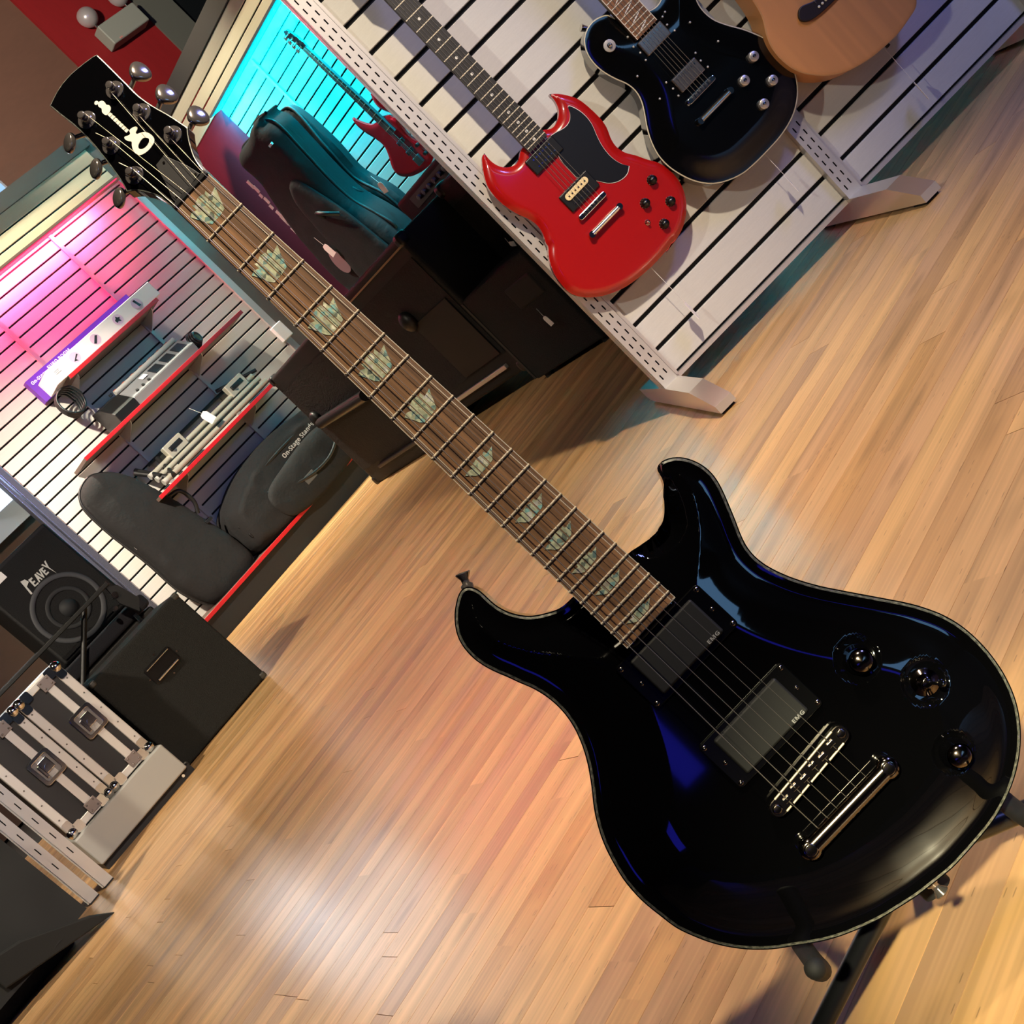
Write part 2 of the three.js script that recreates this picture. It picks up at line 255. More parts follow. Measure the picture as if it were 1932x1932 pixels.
// the rest of the shop behind and around
{
  const w = struct('wall_far', 'A', 0, 0, -2.0);
  mesh('brown_wall', box2(-9, 3.55, 0, 5.0, -0.15, 0), brownWall, w);
  mesh('red_wall', box2(3.55, 4.36, 0, 5.0, -0.15, 0.03), M(0x8c0c12, 0.75, { map: grainTex(18) }), w);
  mesh('grey_jamb', box2(4.36, 4.66, 0, 5.0, -0.15, 0.05), M(0x5c6058, 0.7), w);
  mesh('dark_wall', box2(4.66, 9, 0, 5.0, -0.15, 0), M(0x0d1316, 0.5), w);
  const win = struct('window_1', 'A', 2.12, 3.3, -1.995);
  mesh('window_frame', box2(-0.5, 0.2, -0.4, 0.05, -0.01, 0.012), M(0x9aa0a8, 0.5), win);
  mesh('window_pane', box2(-0.48, 0.18, -0.38, 0.035, 0.012, 0.016), new THREE.MeshStandardMaterial({ color: 0x222222, emissive: lightColor(0.36, 0.62, 1), emissiveIntensity: 1.1 }), win);
  const w2 = struct('window_2', 'A', 0.2, 1.55, -1.995);
  mesh('window_frame', box2(-0.9, 0.45, -0.14, 1.1, -0.01, 0.03), M(0xd8d8e0, 0.5), w2);
  mesh('window_pane', box2(-0.8, 0.34, 0.02, 0.98, 0.03, 0.034), new THREE.MeshStandardMaterial({ color: 0x222222, emissive: lightColor(0.8, 0.9, 1), emissiveIntensity: 1.6 }), w2);
  // windows and blue signs of the street front, behind the camera
  const w3 = struct('window_3', 'W', 0, 0, 6.58);
  for (const [x0, x1, y0, y1, c, k] of [[2.9, 4.7, 0.9, 2.3, lightColor(0.25, 0.55, 1), 2.2], [2.2, 2.5, 0.6, 2.3, lightColor(0.04, 0.04, 1), 1.6], [-0.95, -0.78, 1.0, 1.5, lightColor(0.04, 0.04, 1), 1.3], [-4.6, -3.2, 0.8, 1.7, lightColor(0.04, 0.04, 1), 1.4]]) { mesh('window_frame', box2(x0 - 0.05, x1 + 0.05, y0 - 0.05, y1 + 0.05, -0.02, 0), darkTrim, w3); mesh('window_pane', box2(x0, x1, y0, y1, -0.03, -0.02), new THREE.MeshStandardMaterial({ color: 0x111111, emissive: c, emissiveIntensity: k }), w3); }
  const c = struct('ceiling'); mesh('ceiling_board', box2(-9, 9, 4.9, 5.1, -14, 7), M(0x2a211c, 0.9), c);
  const r = struct('wall_right'); mesh('wall_board', box2(5.2, 5.4, 0, 5, -14, 7), M(0x4a3a33, 0.85), r);
  const l = struct('wall_side'); mesh('wall_board', box2(-9.2, -9, 0, 5, -14, 7), M(0x4a3a33, 0.85), l);
  const f = struct('wall_front'); mesh('wall_board', box2(-9.2, 5.4, 0, 5, 6.6, 6.8), M(0x2a211d, 0.85), f);
  const fb = struct('floor_entry'); mesh('floor_board', box2(-9, 5.3, -0.09, -0.022, -14, 6.7), M(0x2a1c10, 0.6), fb);
}
// ---------------------------------------------------------------- free-standing slat stand on the right
const RX = [0.497, 1.136, 1.775];
{
  const g = thing('slatwall_stand', 'free-standing white slat display panel with slotted steel uprights and angled feet', 'display stand', 'R', 1.13, 0, 0);
  const o = -1.13, ys = [0.07]; for (let y = 0.1445; y < 1.7; y += 0.0798) ys.push(y); ys.push(1.70);
  mesh('backing', box2(0.475 + o, 2.42 + o, 0.07, 1.7, -0.036, -0.0125), grooveBlack, g);
  for (let k = 0; k < 3; k++) slats(g, (k ? RX[k] : 0.48) + o + 0.0005, (k < 2 ? RX[k + 1] : 2.42) + o - 0.0005, ys, slatWhite);
  mesh('bottom_rail', box2(0.49 + o, 2.42 + o, 0.058, 0.069, -0.05, 0.006), steelPaint, g);
  mesh('side_trim', box2(0.4705 + o, 0.4748 + o, 0.06, 1.7, -0.036, 0.004), steelPaint, g);
  RX.forEach((x, k) => {
    const X = x + o - 0.004, u = mesh('upright', [box2(X - 0.021, X - 0.019, 0.05, 1.72, -0.01, 0.022), box2(X + 0.019, X + 0.021, 0.05, 1.72, -0.01, 0.022), box2(X + 0.023, X + 0.031, 0.07, 1.72, -0.01, 0.016)], steelPaint, g);
    const holes = []; for (let y = 0.092; y < 1.7; y += 0.0266) { holes.push([[X + 0.007, y], [X + 0.007, y + 0.0145], [X + 0.0105, y + 0.0145], [X + 0.0105, y]].reverse()); holes.push([[X - 0.0105, y - 0.006], [X - 0.0105, y + 0.0085], [X - 0.007, y + 0.0085], [X - 0.007, y - 0.006]].reverse()); }
    mesh('slotted_face', extr([[X - 0.021, 0.05], [X + 0.021, 0.05], [X + 0.021, 1.72], [X - 0.021, 1.72]], 0.0015, 0.022, 0, holes), steelPaint, u);
    mesh('channel', box2(X - 0.018, X + 0.018, 0.06, 1.71, 0.0, 0.004), grooveBlack, u);
    // foot: a bar reaching forward and back
    const prof = [[-0.30, 0.02], [-0.30, 0.05], [-0.02, 0.068], [0.24, 0.066], [0.36, 0.028], [0.36, 0.008], [-0.26, 0.008]].map(([z, y]) => [-z, y]);
    const f = extr(prof, 0.046, -0.023).rotateY(Math.PI / 2).scale(1, 1, 1); mesh('foot', f.translate(X, 0, 0), alu, g);
    mesh('foot_pad', [box2(X - 0.018, X + 0.018, 0, 0.009, 0.28, 0.345), box2(X - 0.018, X + 0.018, 0, 0.009, -0.27, -0.2)], blackRubber2, g);
  });
}
const G={body:[[436.1,-28.9],[435.4,-39.9],[430.2,-50.0],[422.7,-60.8],[412.2,-68.5],[401.4,-72.8],[390.7,-74.0],[380.1,-73.7],[373.2,-75.8],[368.9,-79.2],[368.3,-84.9],[371.9,-92.6],[377.3,-100.8],[385.1,-108.2],[393.7,-113.4],[405.0,-116.0],[416.8,-115.9],[430.1,-112.8],[445.5,-107.0],[451.9,-105.2],[460.1,-101.7],[469.4,-99.3],[479.4,-97.8],[490.9,-97.9],[499.8,-99.3],[509.1,-101.9],[517.9,-105.6],[526.7,-110.2],[534.4,-115.1],[542.0,-120.8],[549.7,-127.0],[560.5,-136.3],[569.8,-142.6],[579.2,-148.1],[589.4,-152.7],[600.5,-156.4],[612.7,-159.8],[625.7,-161.6],[638.7,-161.9],[652.5,-160.6],[668.2,-158.8],[681.8,-154.2],[693.5,-149.2],[704.7,-142.8],[714.5,-135.8],[724.6,-126.8],[733.7,-116.9],[742.0,-105.4],[751.8,-92.3],[760.6,-78.0],[767.8,-62.2],[774.1,-45.5],[778.8,-27.0],[781.8,-14.6],[784.1,1.2],[786.4,19.4],[786.3,36.0],[785.5,53.2],[784.3,67.0],[781.9,78.9],[778.4,90.5],[774.5,100.2],[768.8,111.1],[761.8,121.5],[753.0,131.7],[741.4,141.7],[731.1,148.2],[718.8,153.7],[706.9,157.3],[693.8,159.8],[679.9,160.8],[666.7,160.2],[652.7,157.4],[640.3,152.7],[626.8,146.0],[611.6,136.5],[585.3,119.7],[569.0,109.6],[554.0,101.8],[540.5,96.4],[525.6,92.5],[511.5,92.4],[500.0,96.0],[486.6,102.6],[473.6,108.6],[462.4,113.4],[452.0,116.5],[442.6,116.9],[434.4,115.3],[426.2,111.9],[420.4,107.6],[416.3,102.3],[413.8,96.9],[413.6,91.4],[416.7,89.0],[421.8,88.4],[427.0,86.4],[432.7,79.5],[439.6,73.1],[445.2,66.9],[447.6,62.3],[449.3,54.0],[448.7,45.8],[446.8,37.3],[445.1,31.0]],
rim:[[421.8,88.2],[428.6,93.0],[440.6,89.1],[453.2,82.0],[462.0,75.0],[465.7,68.6],[467.4,61.1],[466.7,52.2],[463.3,42.1],[457.6,33.7],[449.3,28.9]],
head:[[6.2,18.8],[20.2,21.6],[30.8,26.4],[38.3,30.8],[44.1,35.2],[63.8,32.4],[82.4,28.7],[98.6,27.0],[115.2,27.5],[127.1,27.8],[140.3,28.2],[154.5,28.4],[155.9,25.4],[158.7,14.0],[160.7,-0.3],[159.6,-14.1],[155.0,-29.0],[141.7,-28.2],[127.8,-26.9],[115.2,-26.6],[101.0,-26.9],[85.2,-28.6],[70.6,-30.4],[55.1,-33.1],[45.5,-35.8],[40.9,-30.6],[30.6,-24.6],[20.1,-20.8],[9.9,-20.0],[0.8,-19.2]]};
const D={"sgBody":[[0.6785,0.7046],[0.6933,0.6924],[0.7177,0.6942],[0.7368,0.7096],[0.7455,0.7309],[0.7461,0.7494],[0.7586,0.7394],[0.7725,0.7218],[0.7867,0.6953],[0.7923,0.6602],[0.7934,0.625],[0.7897,0.6029],[0.7792,0.5787],[0.7755,0.5565],[0.7807,0.5342],[0.7949,0.5116],[0.807,0.4868],[0.8237,0.4574],[0.8293,0.4257],[0.8261,0.3895],[0.8123,0.359],[0.7915,0.3354],[0.7648,0.3175],[0.7309,0.3066],[0.69,0.3026],[0.7289,0.3092],[0.6925,0.3051],[0.6493,0.3035],[0.6105,0.3064],[0.5671,0.3139],[0.5304,0.3282],[0.5017,0.3458],[0.4741,0.3735],[0.4624,0.3987],[0.4631,0.436],[0.4717,0.4674],[0.486,0.493],[0.5048,0.514],[0.5001,0.5138],[0.511,0.5338],[0.5173,0.5582],[0.5147,0.5826],[0.5031,0.6116],[0.4959,0.6404],[0.4932,0.6734],[0.4972,0.704],[0.5123,0.7321],[0.5271,0.7519],[0.538,0.7626],[0.5451,0.7621],[0.5432,0.7447],[0.5469,0.7218],[0.5595,0.7031],[0.5753,0.6941],[0.593,0.696],[0.6095,0.7078]],"sgGuard":[[0.7552,0.7013],[0.7622,0.6902],[0.7686,0.665],[0.7672,0.6365],[0.7549,0.6014],[0.7489,0.5771],[0.7476,0.5483],[0.7539,0.5226],[0.7634,0.5068],[0.7468,0.497],[0.722,0.4996],[0.7026,0.5122],[0.6874,0.5336],[0.6572,0.5763],[0.6603,0.6336],[0.6813,0.6816],[0.6925,0.6792],[0.7171,0.6723],[0.736,0.6753],[0.7489,0.6882]],"sgPk1":[[0.6813,0.6827],[0.6801,0.6433],[0.5923,0.6391],[0.5958,0.6829]],"sgPk2":[[0.6864,0.5705],[0.6865,0.525],[0.5924,0.5264],[0.5936,0.573]],"sgCoil":[[0.6656,0.5568],[0.6099,0.5555]],"sgMetal":[[0.5943,0.5013],[0.6781,0.5057],[0.5862,0.4568],[0.6838,0.4587]],"sgKnobs":[[0.7797,0.4457],[0.731,0.4195],[0.7772,0.3804],[0.7306,0.354],[0.7049,0.3838]],"sgNeck":[[0.6687,0.9097],[0.6722,0.6883],[0.617,0.6826],[0.6088,0.851],[0.6676,1.1029],[0.6257,1.1427]],"blBody":[[0.9717,0.7634],[0.9678,0.7776],[0.9518,0.7886],[0.9261,0.7944],[0.8998,0.7883],[0.8826,0.7756],[0.8711,0.7573],[0.8654,0.7335],[0.8665,0.7029],[0.8767,0.6677],[0.889,0.639],[0.8922,0.6147],[0.8864,0.5904],[0.8738,0.5684],[0.8546,0.5398],[0.8399,0.511],[0.8298,0.4775],[0.8287,0.4438],[0.8369,0.4052],[0.8505,0.3721],[0.872,0.3422],[0.9013,0.32],[0.9453,0.3025],[0.9807,0.2983],[1.0292,0.2976],[1.0704,0.2994],[1.1064,0.3062],[1.1373,0.3179],[1.1676,0.3393],[1.1869,0.3621],[1.2011,0.3897],[1.2065,0.4209],[1.2069,0.4569],[1.1979,0.4881],[1.1842,0.5193],[1.1741,0.539],[1.154,0.5709],[1.1388,0.6022],[1.1348,0.6353],[1.1402,0.6594],[1.1506,0.6746],[1.1677,0.6875],[1.1753,0.7093],[1.1584,0.7335],[1.1271,0.7383],[1.0943,0.7279],[1.0782,0.7184],[1.0639,0.7153],[1.0482,0.7177]],"blNeck":[[0.9747,0.8114],[1.0335,0.7556],[1.0335,0.6943],[0.9689,0.6926]],"blPk1":[[1.039,0.6861],[1.0397,0.6479],[0.9653,0.6479],[0.9659,0.6872]],"blPk2":[[1.0399,0.5743],[1.0395,0.5366],[0.9646,0.5367],[0.963,0.5743]],"blMetal":[[0.9565,0.5071],[1.0457,0.5124],[0.9495,0.4604],[1.0514,0.4622]],"blKnobs":[[1.1437,0.4768],[1.1396,0.4069],[1.0875,0.3832],[1.0905,0.4533]],"blToggle":[[0.9181,0.7282]],"blDots":[[1.0637,0.6917],[1.0521,0.6881],[1.0475,0.6683],[1.0514,0.647],[1.0903,0.635],[0.9622,0.7126],[0.9566,0.6882],[0.9588,0.6677],[0.9568,0.6473],[1.0523,0.5776],[1.0491,0.5566],[1.0517,0.5351],[1.1092,0.5591],[0.9175,0.6354],[0.9566,0.5786],[0.9586,0.5575],[0.9566,0.5374],[0.9202,0.5632],[0.9599,0.5064]],"acBody":[[1.2404,0.5541],[1.2149,0.5251],[1.1944,0.4912],[1.1832,0.4571],[1.1831,0.4167],[1.1923,0.3807],[1.212,0.3504],[1.2363,0.3248],[1.2688,0.3026],[1.3082,0.2875],[1.3484,0.2784],[1.3932,0.2741],[1.4317,0.2735],[1.4721,0.2802],[1.5029,0.287],[1.5157,0.2928]],"acBridge":[[1.2891,0.4795],[1.2897,0.4523],[1.3355,0.4422],[1.3658,0.4334],[1.3252,0.4719]],"tagsR":[[0.6434,0.2953],[0.6436,0.1837],[0.6471,0.132],[1.0236,0.2976],[1.023,0.2037],[1.4032,0.2611],[1.4008,0.0955]],"sgTop":[[0.6257,1.1427],[0.6676,1.1029]],"bsBody":[[0.695,1.6193],[0.7079,1.596],[0.7424,1.5421],[0.7813,1.503],[0.8357,1.4846],[0.8827,1.4863],[0.9762,1.4431],[0.9953,1.4066],[1.0133,1.4226],[0.9989,1.4558],[0.9736,1.4888],[0.9562,1.5323],[0.9646,1.578],[0.9913,1.6158],[1.0235,1.5982],[1.0202,1.5379],[1.0307,1.4617],[1.0138,1.3935],[0.9784,1.3261],[0.9749,1.2647],[0.9992,1.1955],[1.0099,1.1184],[1.0013,1.0834],[0.9646,1.0674],[0.8991,1.0644],[0.7844,1.0818],[0.6817,1.1202],[0.6267,1.175],[0.636,1.2294],[0.6894,1.2897],[0.7323,1.356],[0.7218,1.4227],[0.6916,1.5031],[0.6811,1.5699]],"bsNeck":[[0.8392,1.4189],[0.9705,1.3907],[0.9123,2.0899],[0.8287,2.108],[0.9107,2.1811],[0.8777,2.2347],[0.8358,2.25],[0.8379,2.1124]],"bsParts":[[0.8743,1.2889],[0.8709,1.2089],[0.8959,1.1212],[0.8718,1.1493],[1.022,1.094]],"gig1":[[0.85,1.9502],[0.9122,1.8998],[0.9363,1.81],[0.957,1.5488],[0.9586,1.3213],[1.0356,1.1335],[1.0655,0.943],[0.583,0.9416],[0.0138,1.0736],[0.1223,1.3764],[0.1802,1.5751],[0.2588,1.7795],[0.2385,1.9381],[0.2981,1.9811],[0.4821,1.9713],[0.6045,2.001],[0.7337,1.9775]],"gig2":[[0.7145,1.9445],[0.7536,1.9164],[0.7946,1.5885],[0.777,1.3448],[0.8851,1.1442],[0.8868,0.9676],[0.8082,1.0892]]};
// ================================================================ the black guitar in front
const blackGloss = P(0x050506, 0.045, { clearcoat: 1, clearcoatRoughness: 0.03, specularIntensity: 0.9 });
const blackSatin = M(0x0b0b0b, 0.45);
const blackRubber = M(0x141413, 0.75);
const blackNickel = M(0x8a8078, 0.16, { metalness: 1 });
const darkChrome = M(0xa39b95, 0.14, { metalness: 0.85 });
const chrome = M(0xd8d6d2, 0.12, { metalness: 1 });
const nickel = M(0xe6d8b8, 0.34, { metalness: 0.4 });
const bronze = M(0x6a605a, 0.13, { metalness: 1 });
const abalone = M(0xffffff, 0.28, { map: pearl([[190, 196, 160], [150, 168, 140], [205, 205, 190], [120, 150, 140], [175, 170, 150], [140, 190, 180], [226, 226, 196], [110, 120, 105]], 3), metalness: 0.25 });
const bindingShell = M(0xffffff, 0.3, { map: pearl([[110, 110, 98], [66, 70, 66], [140, 140, 128], [40, 42, 40], [92, 100, 92], [120, 116, 124], [56, 64, 60]], 31), metalness: 0.2 });
const rosewood = M(0xffffff, 0.42, { map: tex(512, 512, (i, j) => { const s = vnoise(i / 5, j / 190, 102.4, 1e9), q = vnoise(i / 22 + 9, j / 240), k = hash(i, Math.floor(j / 9)); const f = 0.62 + 0.34 * s + 0.3 * q - 0.10 * k; return [134 * f, 99 * f, 66 * f]; }) });
const pickupGrey = M(0x1d1e1b, 0.6, { map: grainTex(24) });
const stringSteel = M(0xa89f8c, 0.35, { metalness: 0.8 });
const creamPrint = M(0xe9e4cc, 0.5);
const font = await new FontLoader().loadAsync('fonts/droid/droid_sans_bold.typeface.json');
const text = (s, size, depth) => { const g = new TextGeometry(s, { font, size, depth, curveSegments: 3 }); g.computeBoundingBox(); return g.translate(-(g.boundingBox.min.x + g.boundingBox.max.x) / 2, -(g.boundingBox.min.y + g.boundingBox.max.y) / 2, 0); };

const gtr = new THREE.Group(); gtr.name = 'electric_guitar'; scene.add(gtr);
gtr.userData = { label: 'large glossy black double-cutaway electric guitar with shell crown inlays leaning on a stand', category: 'guitar' };
const GS = 0.9414, NUT = v3(0.005, 0.8537, -1.0149);
{
  const yaw = 0.0328, lean = 0.2574, roll = 0.0243;
  const Y0 = v3(Math.cos(yaw), 0, Math.sin(yaw)), N0 = v3(-Math.sin(yaw), 0, Math.cos(yaw)), X0 = v3(0, -1, 0);
  const X1 = X0.clone().multiplyScalar(Math.cos(lean)).addScaledVector(N0, Math.sin(lean)), N1 = N0.clone().multiplyScalar(Math.cos(lean)).addScaledVector(X0, -Math.sin(lean));
  const Xd = X1.clone().multiplyScalar(Math.cos(roll)).addScaledVector(Y0, Math.sin(roll)), Yr = Y0.clone().multiplyScalar(Math.cos(roll)).addScaledVector(X1, -Math.sin(roll));
  const q = new THREE.Quaternion().setFromRotationMatrix(new THREE.Matrix4().makeBasis(Yr, Xd.clone().negate(), N1));
  // the group stands at the strap-button end of the body; the parts are written from the nut
  gtr.position.copy(NUT).addScaledVector(Xd, 0.786 * GS); gtr.quaternion.copy(q); gtr.scale.setScalar(GS);
}
const gp = (name, geo, mat, parent = gtr) => mesh(name, (Array.isArray(geo) ? merge(geo) : geo).translate(0, 0.786, 0), mat, parent);
{
  const mm = l => l.map(([a, b]) => [b / 1000, -a / 1000]);
  const poly = outline(mm(G.body), 420, [0, G.body.length - 1], 3), rim = mm(G.rim);
  const cut = mm(G.body.slice(-13)).reverse();
  const scoop = [...rim, ...cut], fs = sdf(scoop);
  const rimD = (x, y) => { let d = 1; for (let i = 1; i < rim.length; i++) { const [ax, ay] = rim[i - 1], [bx, by] = rim[i], t = Math.max(0, Math.min(1, ((x - ax) * (bx - ax) + (y - ay) * (by - ay)) / ((bx - ax) ** 2 + (by - ay) ** 2))); d = Math.min(d, Math.hypot(x - ax - t * (bx - ax), y - ay - t * (by - ay))); } return d; };
  const wells = [[0.0867, -0.6252, 0.0178], [0.1088, -0.6735, 0.0182], [0.0847, -0.725, 0.0165]];
  const topZ = (x, y, d) => {
    const t = Math.min(1, d / 0.062); let z = -0.0225 + 0.0125 * (t * t * (3 - 2 * t)) - 0.0016 * Math.exp(-(((d - 0.011) / 0.008) ** 2));
    for (const [cx, cy, r] of wells) { const q = Math.hypot(x - cx, y - cy) / r; if (q < 1) z -= 0.0042 * Math.pow(1 - q * q, 0.55); }
    if (x > 0.02 && y > -0.48 && fs(x, y) > -0.003) { const k = rimD(x, y); if (fs(x, y) > 0) z -= Math.min(0.024, k * 0.95 + k * k * 14); }
    return z;
  };
  gp('body', plate(poly, 0.0017, topZ, -0.058, 0.006), blackGloss);
  gp('body_binding', ribbon(poly, 0.0010, 0.0028, (x, y, k) => topZ(x, y, k), 0.0005, (x, y) => !(x > 0.027 && x < 0.094 && y > -0.452)), bindingShell);
  // neck and fretboard
  const wAt = y => 0.0387 + (0.0534 - 0.0387) * (-y / 0.486), END = -0.4925, arc = x => -x * x / 0.7;
  const board = (w0, w1, y0, y1, z0, z1, nx = 12, ny = 1) => { const p = [], u = [], ix = []; for (let j = 0; j <= ny; j++) { const y = y0 + (y1 - y0) * j / ny; for (let i = 0; i <= nx; i++) { const x = (w0(y) + (w1(y) - w0(y)) * i / nx); p.push(x, y, arc(x) + z1); u.push(x * 6, y * 2); } } for (let j = 0; j < ny; j++) for (let i = 0; i < nx; i++) { const a = j * (nx + 1) + i; ix.push(a, a + nx + 1, a + 1, a + 1, a + nx + 1, a + nx + 2); } const g = new THREE.BufferGeometry(); g.setAttribute('position', new THREE.Float32BufferAttribute(p, 3)); g.setAttribute('uv', new THREE.Float32BufferAttribute(u, 2)); g.setIndex(ix); g.computeVertexNormals(); return g; };
  gp('fretboard', [board(y => -wAt(y) / 2, y => wAt(y) / 2, 0, END, 0, 0), extr([[-wAt(0) / 2, 0], [-wAt(END) / 2, END], [wAt(END) / 2, END], [wAt(0) / 2, 0]], 0.0056, -0.0066)], rosewood);
  const bindMat = M(0xc9c0aa, 0.4);
  for (const s of [-1, 1]) { gp('fretboard_binding', [board(y => s * (wAt(y) / 2 - (s > 0 ? 0.0042 : 0.0036)), y => s * (wAt(y) / 2 - (s > 0 ? 0.0036 : 0.0042)), 0, END, 0, 0.00015, 1), board(y => s * wAt(y) / 2 - (s > 0 ? 0.0006 : 0), y => s * wAt(y) / 2 + (s > 0 ? 0 : 0.0006), 0, END, 0, 0.00015, 1)], bindMat); }
  gp('fretboard_binding', box(wAt(END), 0.0012, 0.006, 0, END, -0.0038), bindMat);
  for (let k = 1; k <= 24; k++) { const y = -0.648 * (1 - Math.pow(2, -k / 12)), w = wAt(y) / 2 + 0.0004; gp('fret', tube([-1, -0.5, 0, 0.5, 1].map(t => [w * t, y, arc(w * t) + 0.0004]), 0.0010, 8, 6), nickel); }
  // crown inlays, each of four shell pieces
  const crown = [[[-15.5, 0.25], [-11.5, 0.19], [-7.8, 0.27], [-7.6, 0.04], [-5.4, 0.1], [-5.4, 1], [-7.3, 1], [-10, 0.84], [-11.8, 0.61]], [[-4.6, 0.06], [-0.4, 0], [-0.4, 1], [-4.6, 1]], [[0.4, 0], [4.6, 0.05], [4.6, 0.98], [0.4, 1]], [[5.4, 0.1], [7.8, 0.03], [8.4, 0.27], [15.5, 0.18], [12.8, 0.44], [10, 0.75], [8, 0.94], [5.4, 0.98]]];
  const spots = { 1: [7, 23, 1], 3: [75.6, 23, 1], 5: [137, 23, 1], 7: [0, 21, 1], 9: [0, 19, 0.95], 12: [309.6, 10.2, 1], 15: [0, 10, 0.98], 17: [393, 10.2, 0.96], 19: [0, 8.4, 0.9], 21: [0, 7.6, 0.88], 24: [0, 6.4, 0.86] };
  for (const k in spots) { let [a, h, s] = spots[k]; const n0 = 648 * (1 - Math.pow(2, -(k - 1) / 12)), n1 = 648 * (1 - Math.pow(2, -k / 12)); if (!a) a = (n0 + n1) / 2 - h / 2;
    const inlay = gp('inlay', extr([[-0.0001, -a / 1000], [0.0001, -a / 1000], [0, -a / 1000 - 0.0001]], 0.0001, 0), abalone);
    for (const c of crown) { const g = extr(c.map(([x, t]) => [x * s / 1000, -(a + t * h) / 1000]), 0.0012, -0.0010); const u = g.attributes.uv; for (let i = 0; i < u.count; i++) u.setXY(i, u.getX(i) * 16 + k * 0.37, u.getY(i) * 16); mesh('shell_piece', g.translate(0, 0.786, 0), abalone, inlay); } }
  // neck back
  { const sec = [0, -0.02, -0.2, -0.4, -0.44].map((y, i) => { const w = wAt(y) / 2, d = [0.013, 0.015, 0.017, 0.02, 0.03][i]; return Array.from({ length: 13 }, (_, k) => { const t = Math.PI * k / 12; return [w * Math.cos(t), y, -0.0066 - d * Math.sin(t)]; }); });
    const p = [], ix = []; sec.forEach(r => r.forEach(q => p.push(...q))); for (let j = 0; j < sec.length - 1; j++) for (let i = 0; i < 12; i++) { const a = j * 13 + i; ix.push(a, a + 1, a + 13, a + 1, a + 14, a + 13); }
    const g = new THREE.BufferGeometry(); g.setAttribute('position', new THREE.Float32BufferAttribute(p, 3)); g.setIndex(ix); g.computeVertexNormals(); gp('neck', g, blackGloss); }
  gp('heel', rbox2(-0.026, 0.026, -0.5, -0.425, -0.05, -0.0068, 0.006), blackGloss);
  gp('nut', rbox2(-0.0195, 0.0195, 0, 0.0042, -0.008, 0.0012, 0.001), blackSatin);
  // headstock
  const hs = new THREE.Group(); hs.name = 'headstock'; gtr.add(hs); hs.position.set(0, 0.786, -0.003); hs.rotation.x = -THREE.MathUtils.degToRad(11);
  const hm = l => l.map(([h, b]) => [b / 1000, h / 1000]);
  const hp = outline(hm(G.head), 240, [0, 4, 11, 16, 24, 29], 1);
  const hz = (x, y, d) => -0.0006 * Math.exp(-d / 0.0012);
  mesh('head_plate', plate(hp, 0.0025, hz, -0.0145, 0.002), blackGloss, hs);
  mesh('head_binding', ribbon(hp, 0.0002, 0.0010, hz, 0.0004, (x, y) => y > 0.004), bindingShell, hs);
  mesh('truss_rod_cover', extr(hm([[41.2, -4.3], [41.9, 5.7], [19.5, 12.7], [6.4, 14.8], [3.3, -15.0], [10.2, -14.6], [20.2, -10.4]]), 0.0014, 0.0001, 0.0003), M(0x141312, 0.45), hs);
  mesh('cover_screw', [cylZ(0.0011, 0.0006, 0.0015, 0.037, 0.0017), cylZ(0.0011, 0.0006, -0.011, 0.0075, 0.0017), cylZ(0.0011, 0.0006, 0.012, 0.0085, 0.0017)], blackNickel, hs);
  // guitar-shaped emblem
  { const L = pts => pts.map(([h, b]) => [b / 1000, h / 1000]);
    const bodyPts = [[82, 1.2], [80.5, 6.8], [78.5, 7.8], [77, 6], [76.5, 3.4], [74.4, 3.2], [72.6, 6.4], [69, 9.6], [63, 11], [58.4, 9.4], [56.4, 4.6], [56.8, -3], [60, -8], [65.5, -8.4], [70.5, -6.2], [73.4, -3.8], [76.2, -5.6], [80.4, -6.2], [81.4, -5.0], [79.3, -2.2], [79, 0]];
    const pieces = [extr(outline(L(bodyPts), 80, [], 1), 0.0004, 0.0001, 0, [outline(L([[67.4, 4.8], [66.6, -1.8], [64, -4], [60.6, -1.4], [60.4, 4], [63, 7.2]]), 30, [], 0).reverse()])];
    for (let k = 0; k < 7; k++) pieces.push(extr(L([[82.5 + k * 3.6, 1.4 + 0.05 * k], [85.4 + k * 3.6, 1.2], [85.4 + k * 3.6, -1.7], [82.5 + k * 3.6, -1.7]]), 0.0004, 0.0001));
    for (let k = 0; k < 6; k++) pieces.push(extr(L([[84, 1.0 - 0.05 * k], [107, 0.7], [107, 0.3], [84, 0.4]]), 0.0004, 0.0001));
    pieces.push(extr(outline(L([[107.5, -2], [108.5, 3.4], [112, 5], [114.5, 3.6], [117.5, 4.2], [120.5, 3.4], [121.5, 0.4], [119, -1.8], [115.5, -1.2], [113, -3], [109.5, -3.2]]), 50, [], 1), 0.0004, 0.0001), extr(circle(0.0018, 14, -0.0008, 0.1228), 0.0004, 0.0001));
    mesh('emblem', pieces, creamPrint, hs); }
  // tuners
  const posts = [[50.0, -22.0], [84.8, -17.6], [118.5, -16.2], [118.1, 17.1], [84.6, 18.7], [49.1, 22.6]];
  const btn = [[56.7, -44.3], [91.5, -40.5], [127.1, -40.3], [123.2, 41.6], [89.8, 42.5], [54.0, 47.0]];
  posts.forEach(([h, b], i) => { const x = b / 1000, y = h / 1000, bx = btn[i][1] / 1000, by = btn[i][0] / 1000, s = Math.sign(bx);
    const t = mesh('tuning_machine', [latheZ([[0, 0.0012], [0.0076, 0.0012], [0.0078, 0.0004], [0.0078, 0]]).translate(x, y, 0), latheZ([[0, 0.0105], [0.0028, 0.0105], [0.0033, 0.0098], [0.0033, 0.007], [0.0026, 0.0055], [0.0036, 0.0026], [0.0052, 0.0014]], 20).translate(x, y, 0)], darkChrome, hs);
    mesh('button_shaft', rod([x, y, -0.017], [bx - s * 0.006, by, -0.014], 0.0021), darkChrome, t);
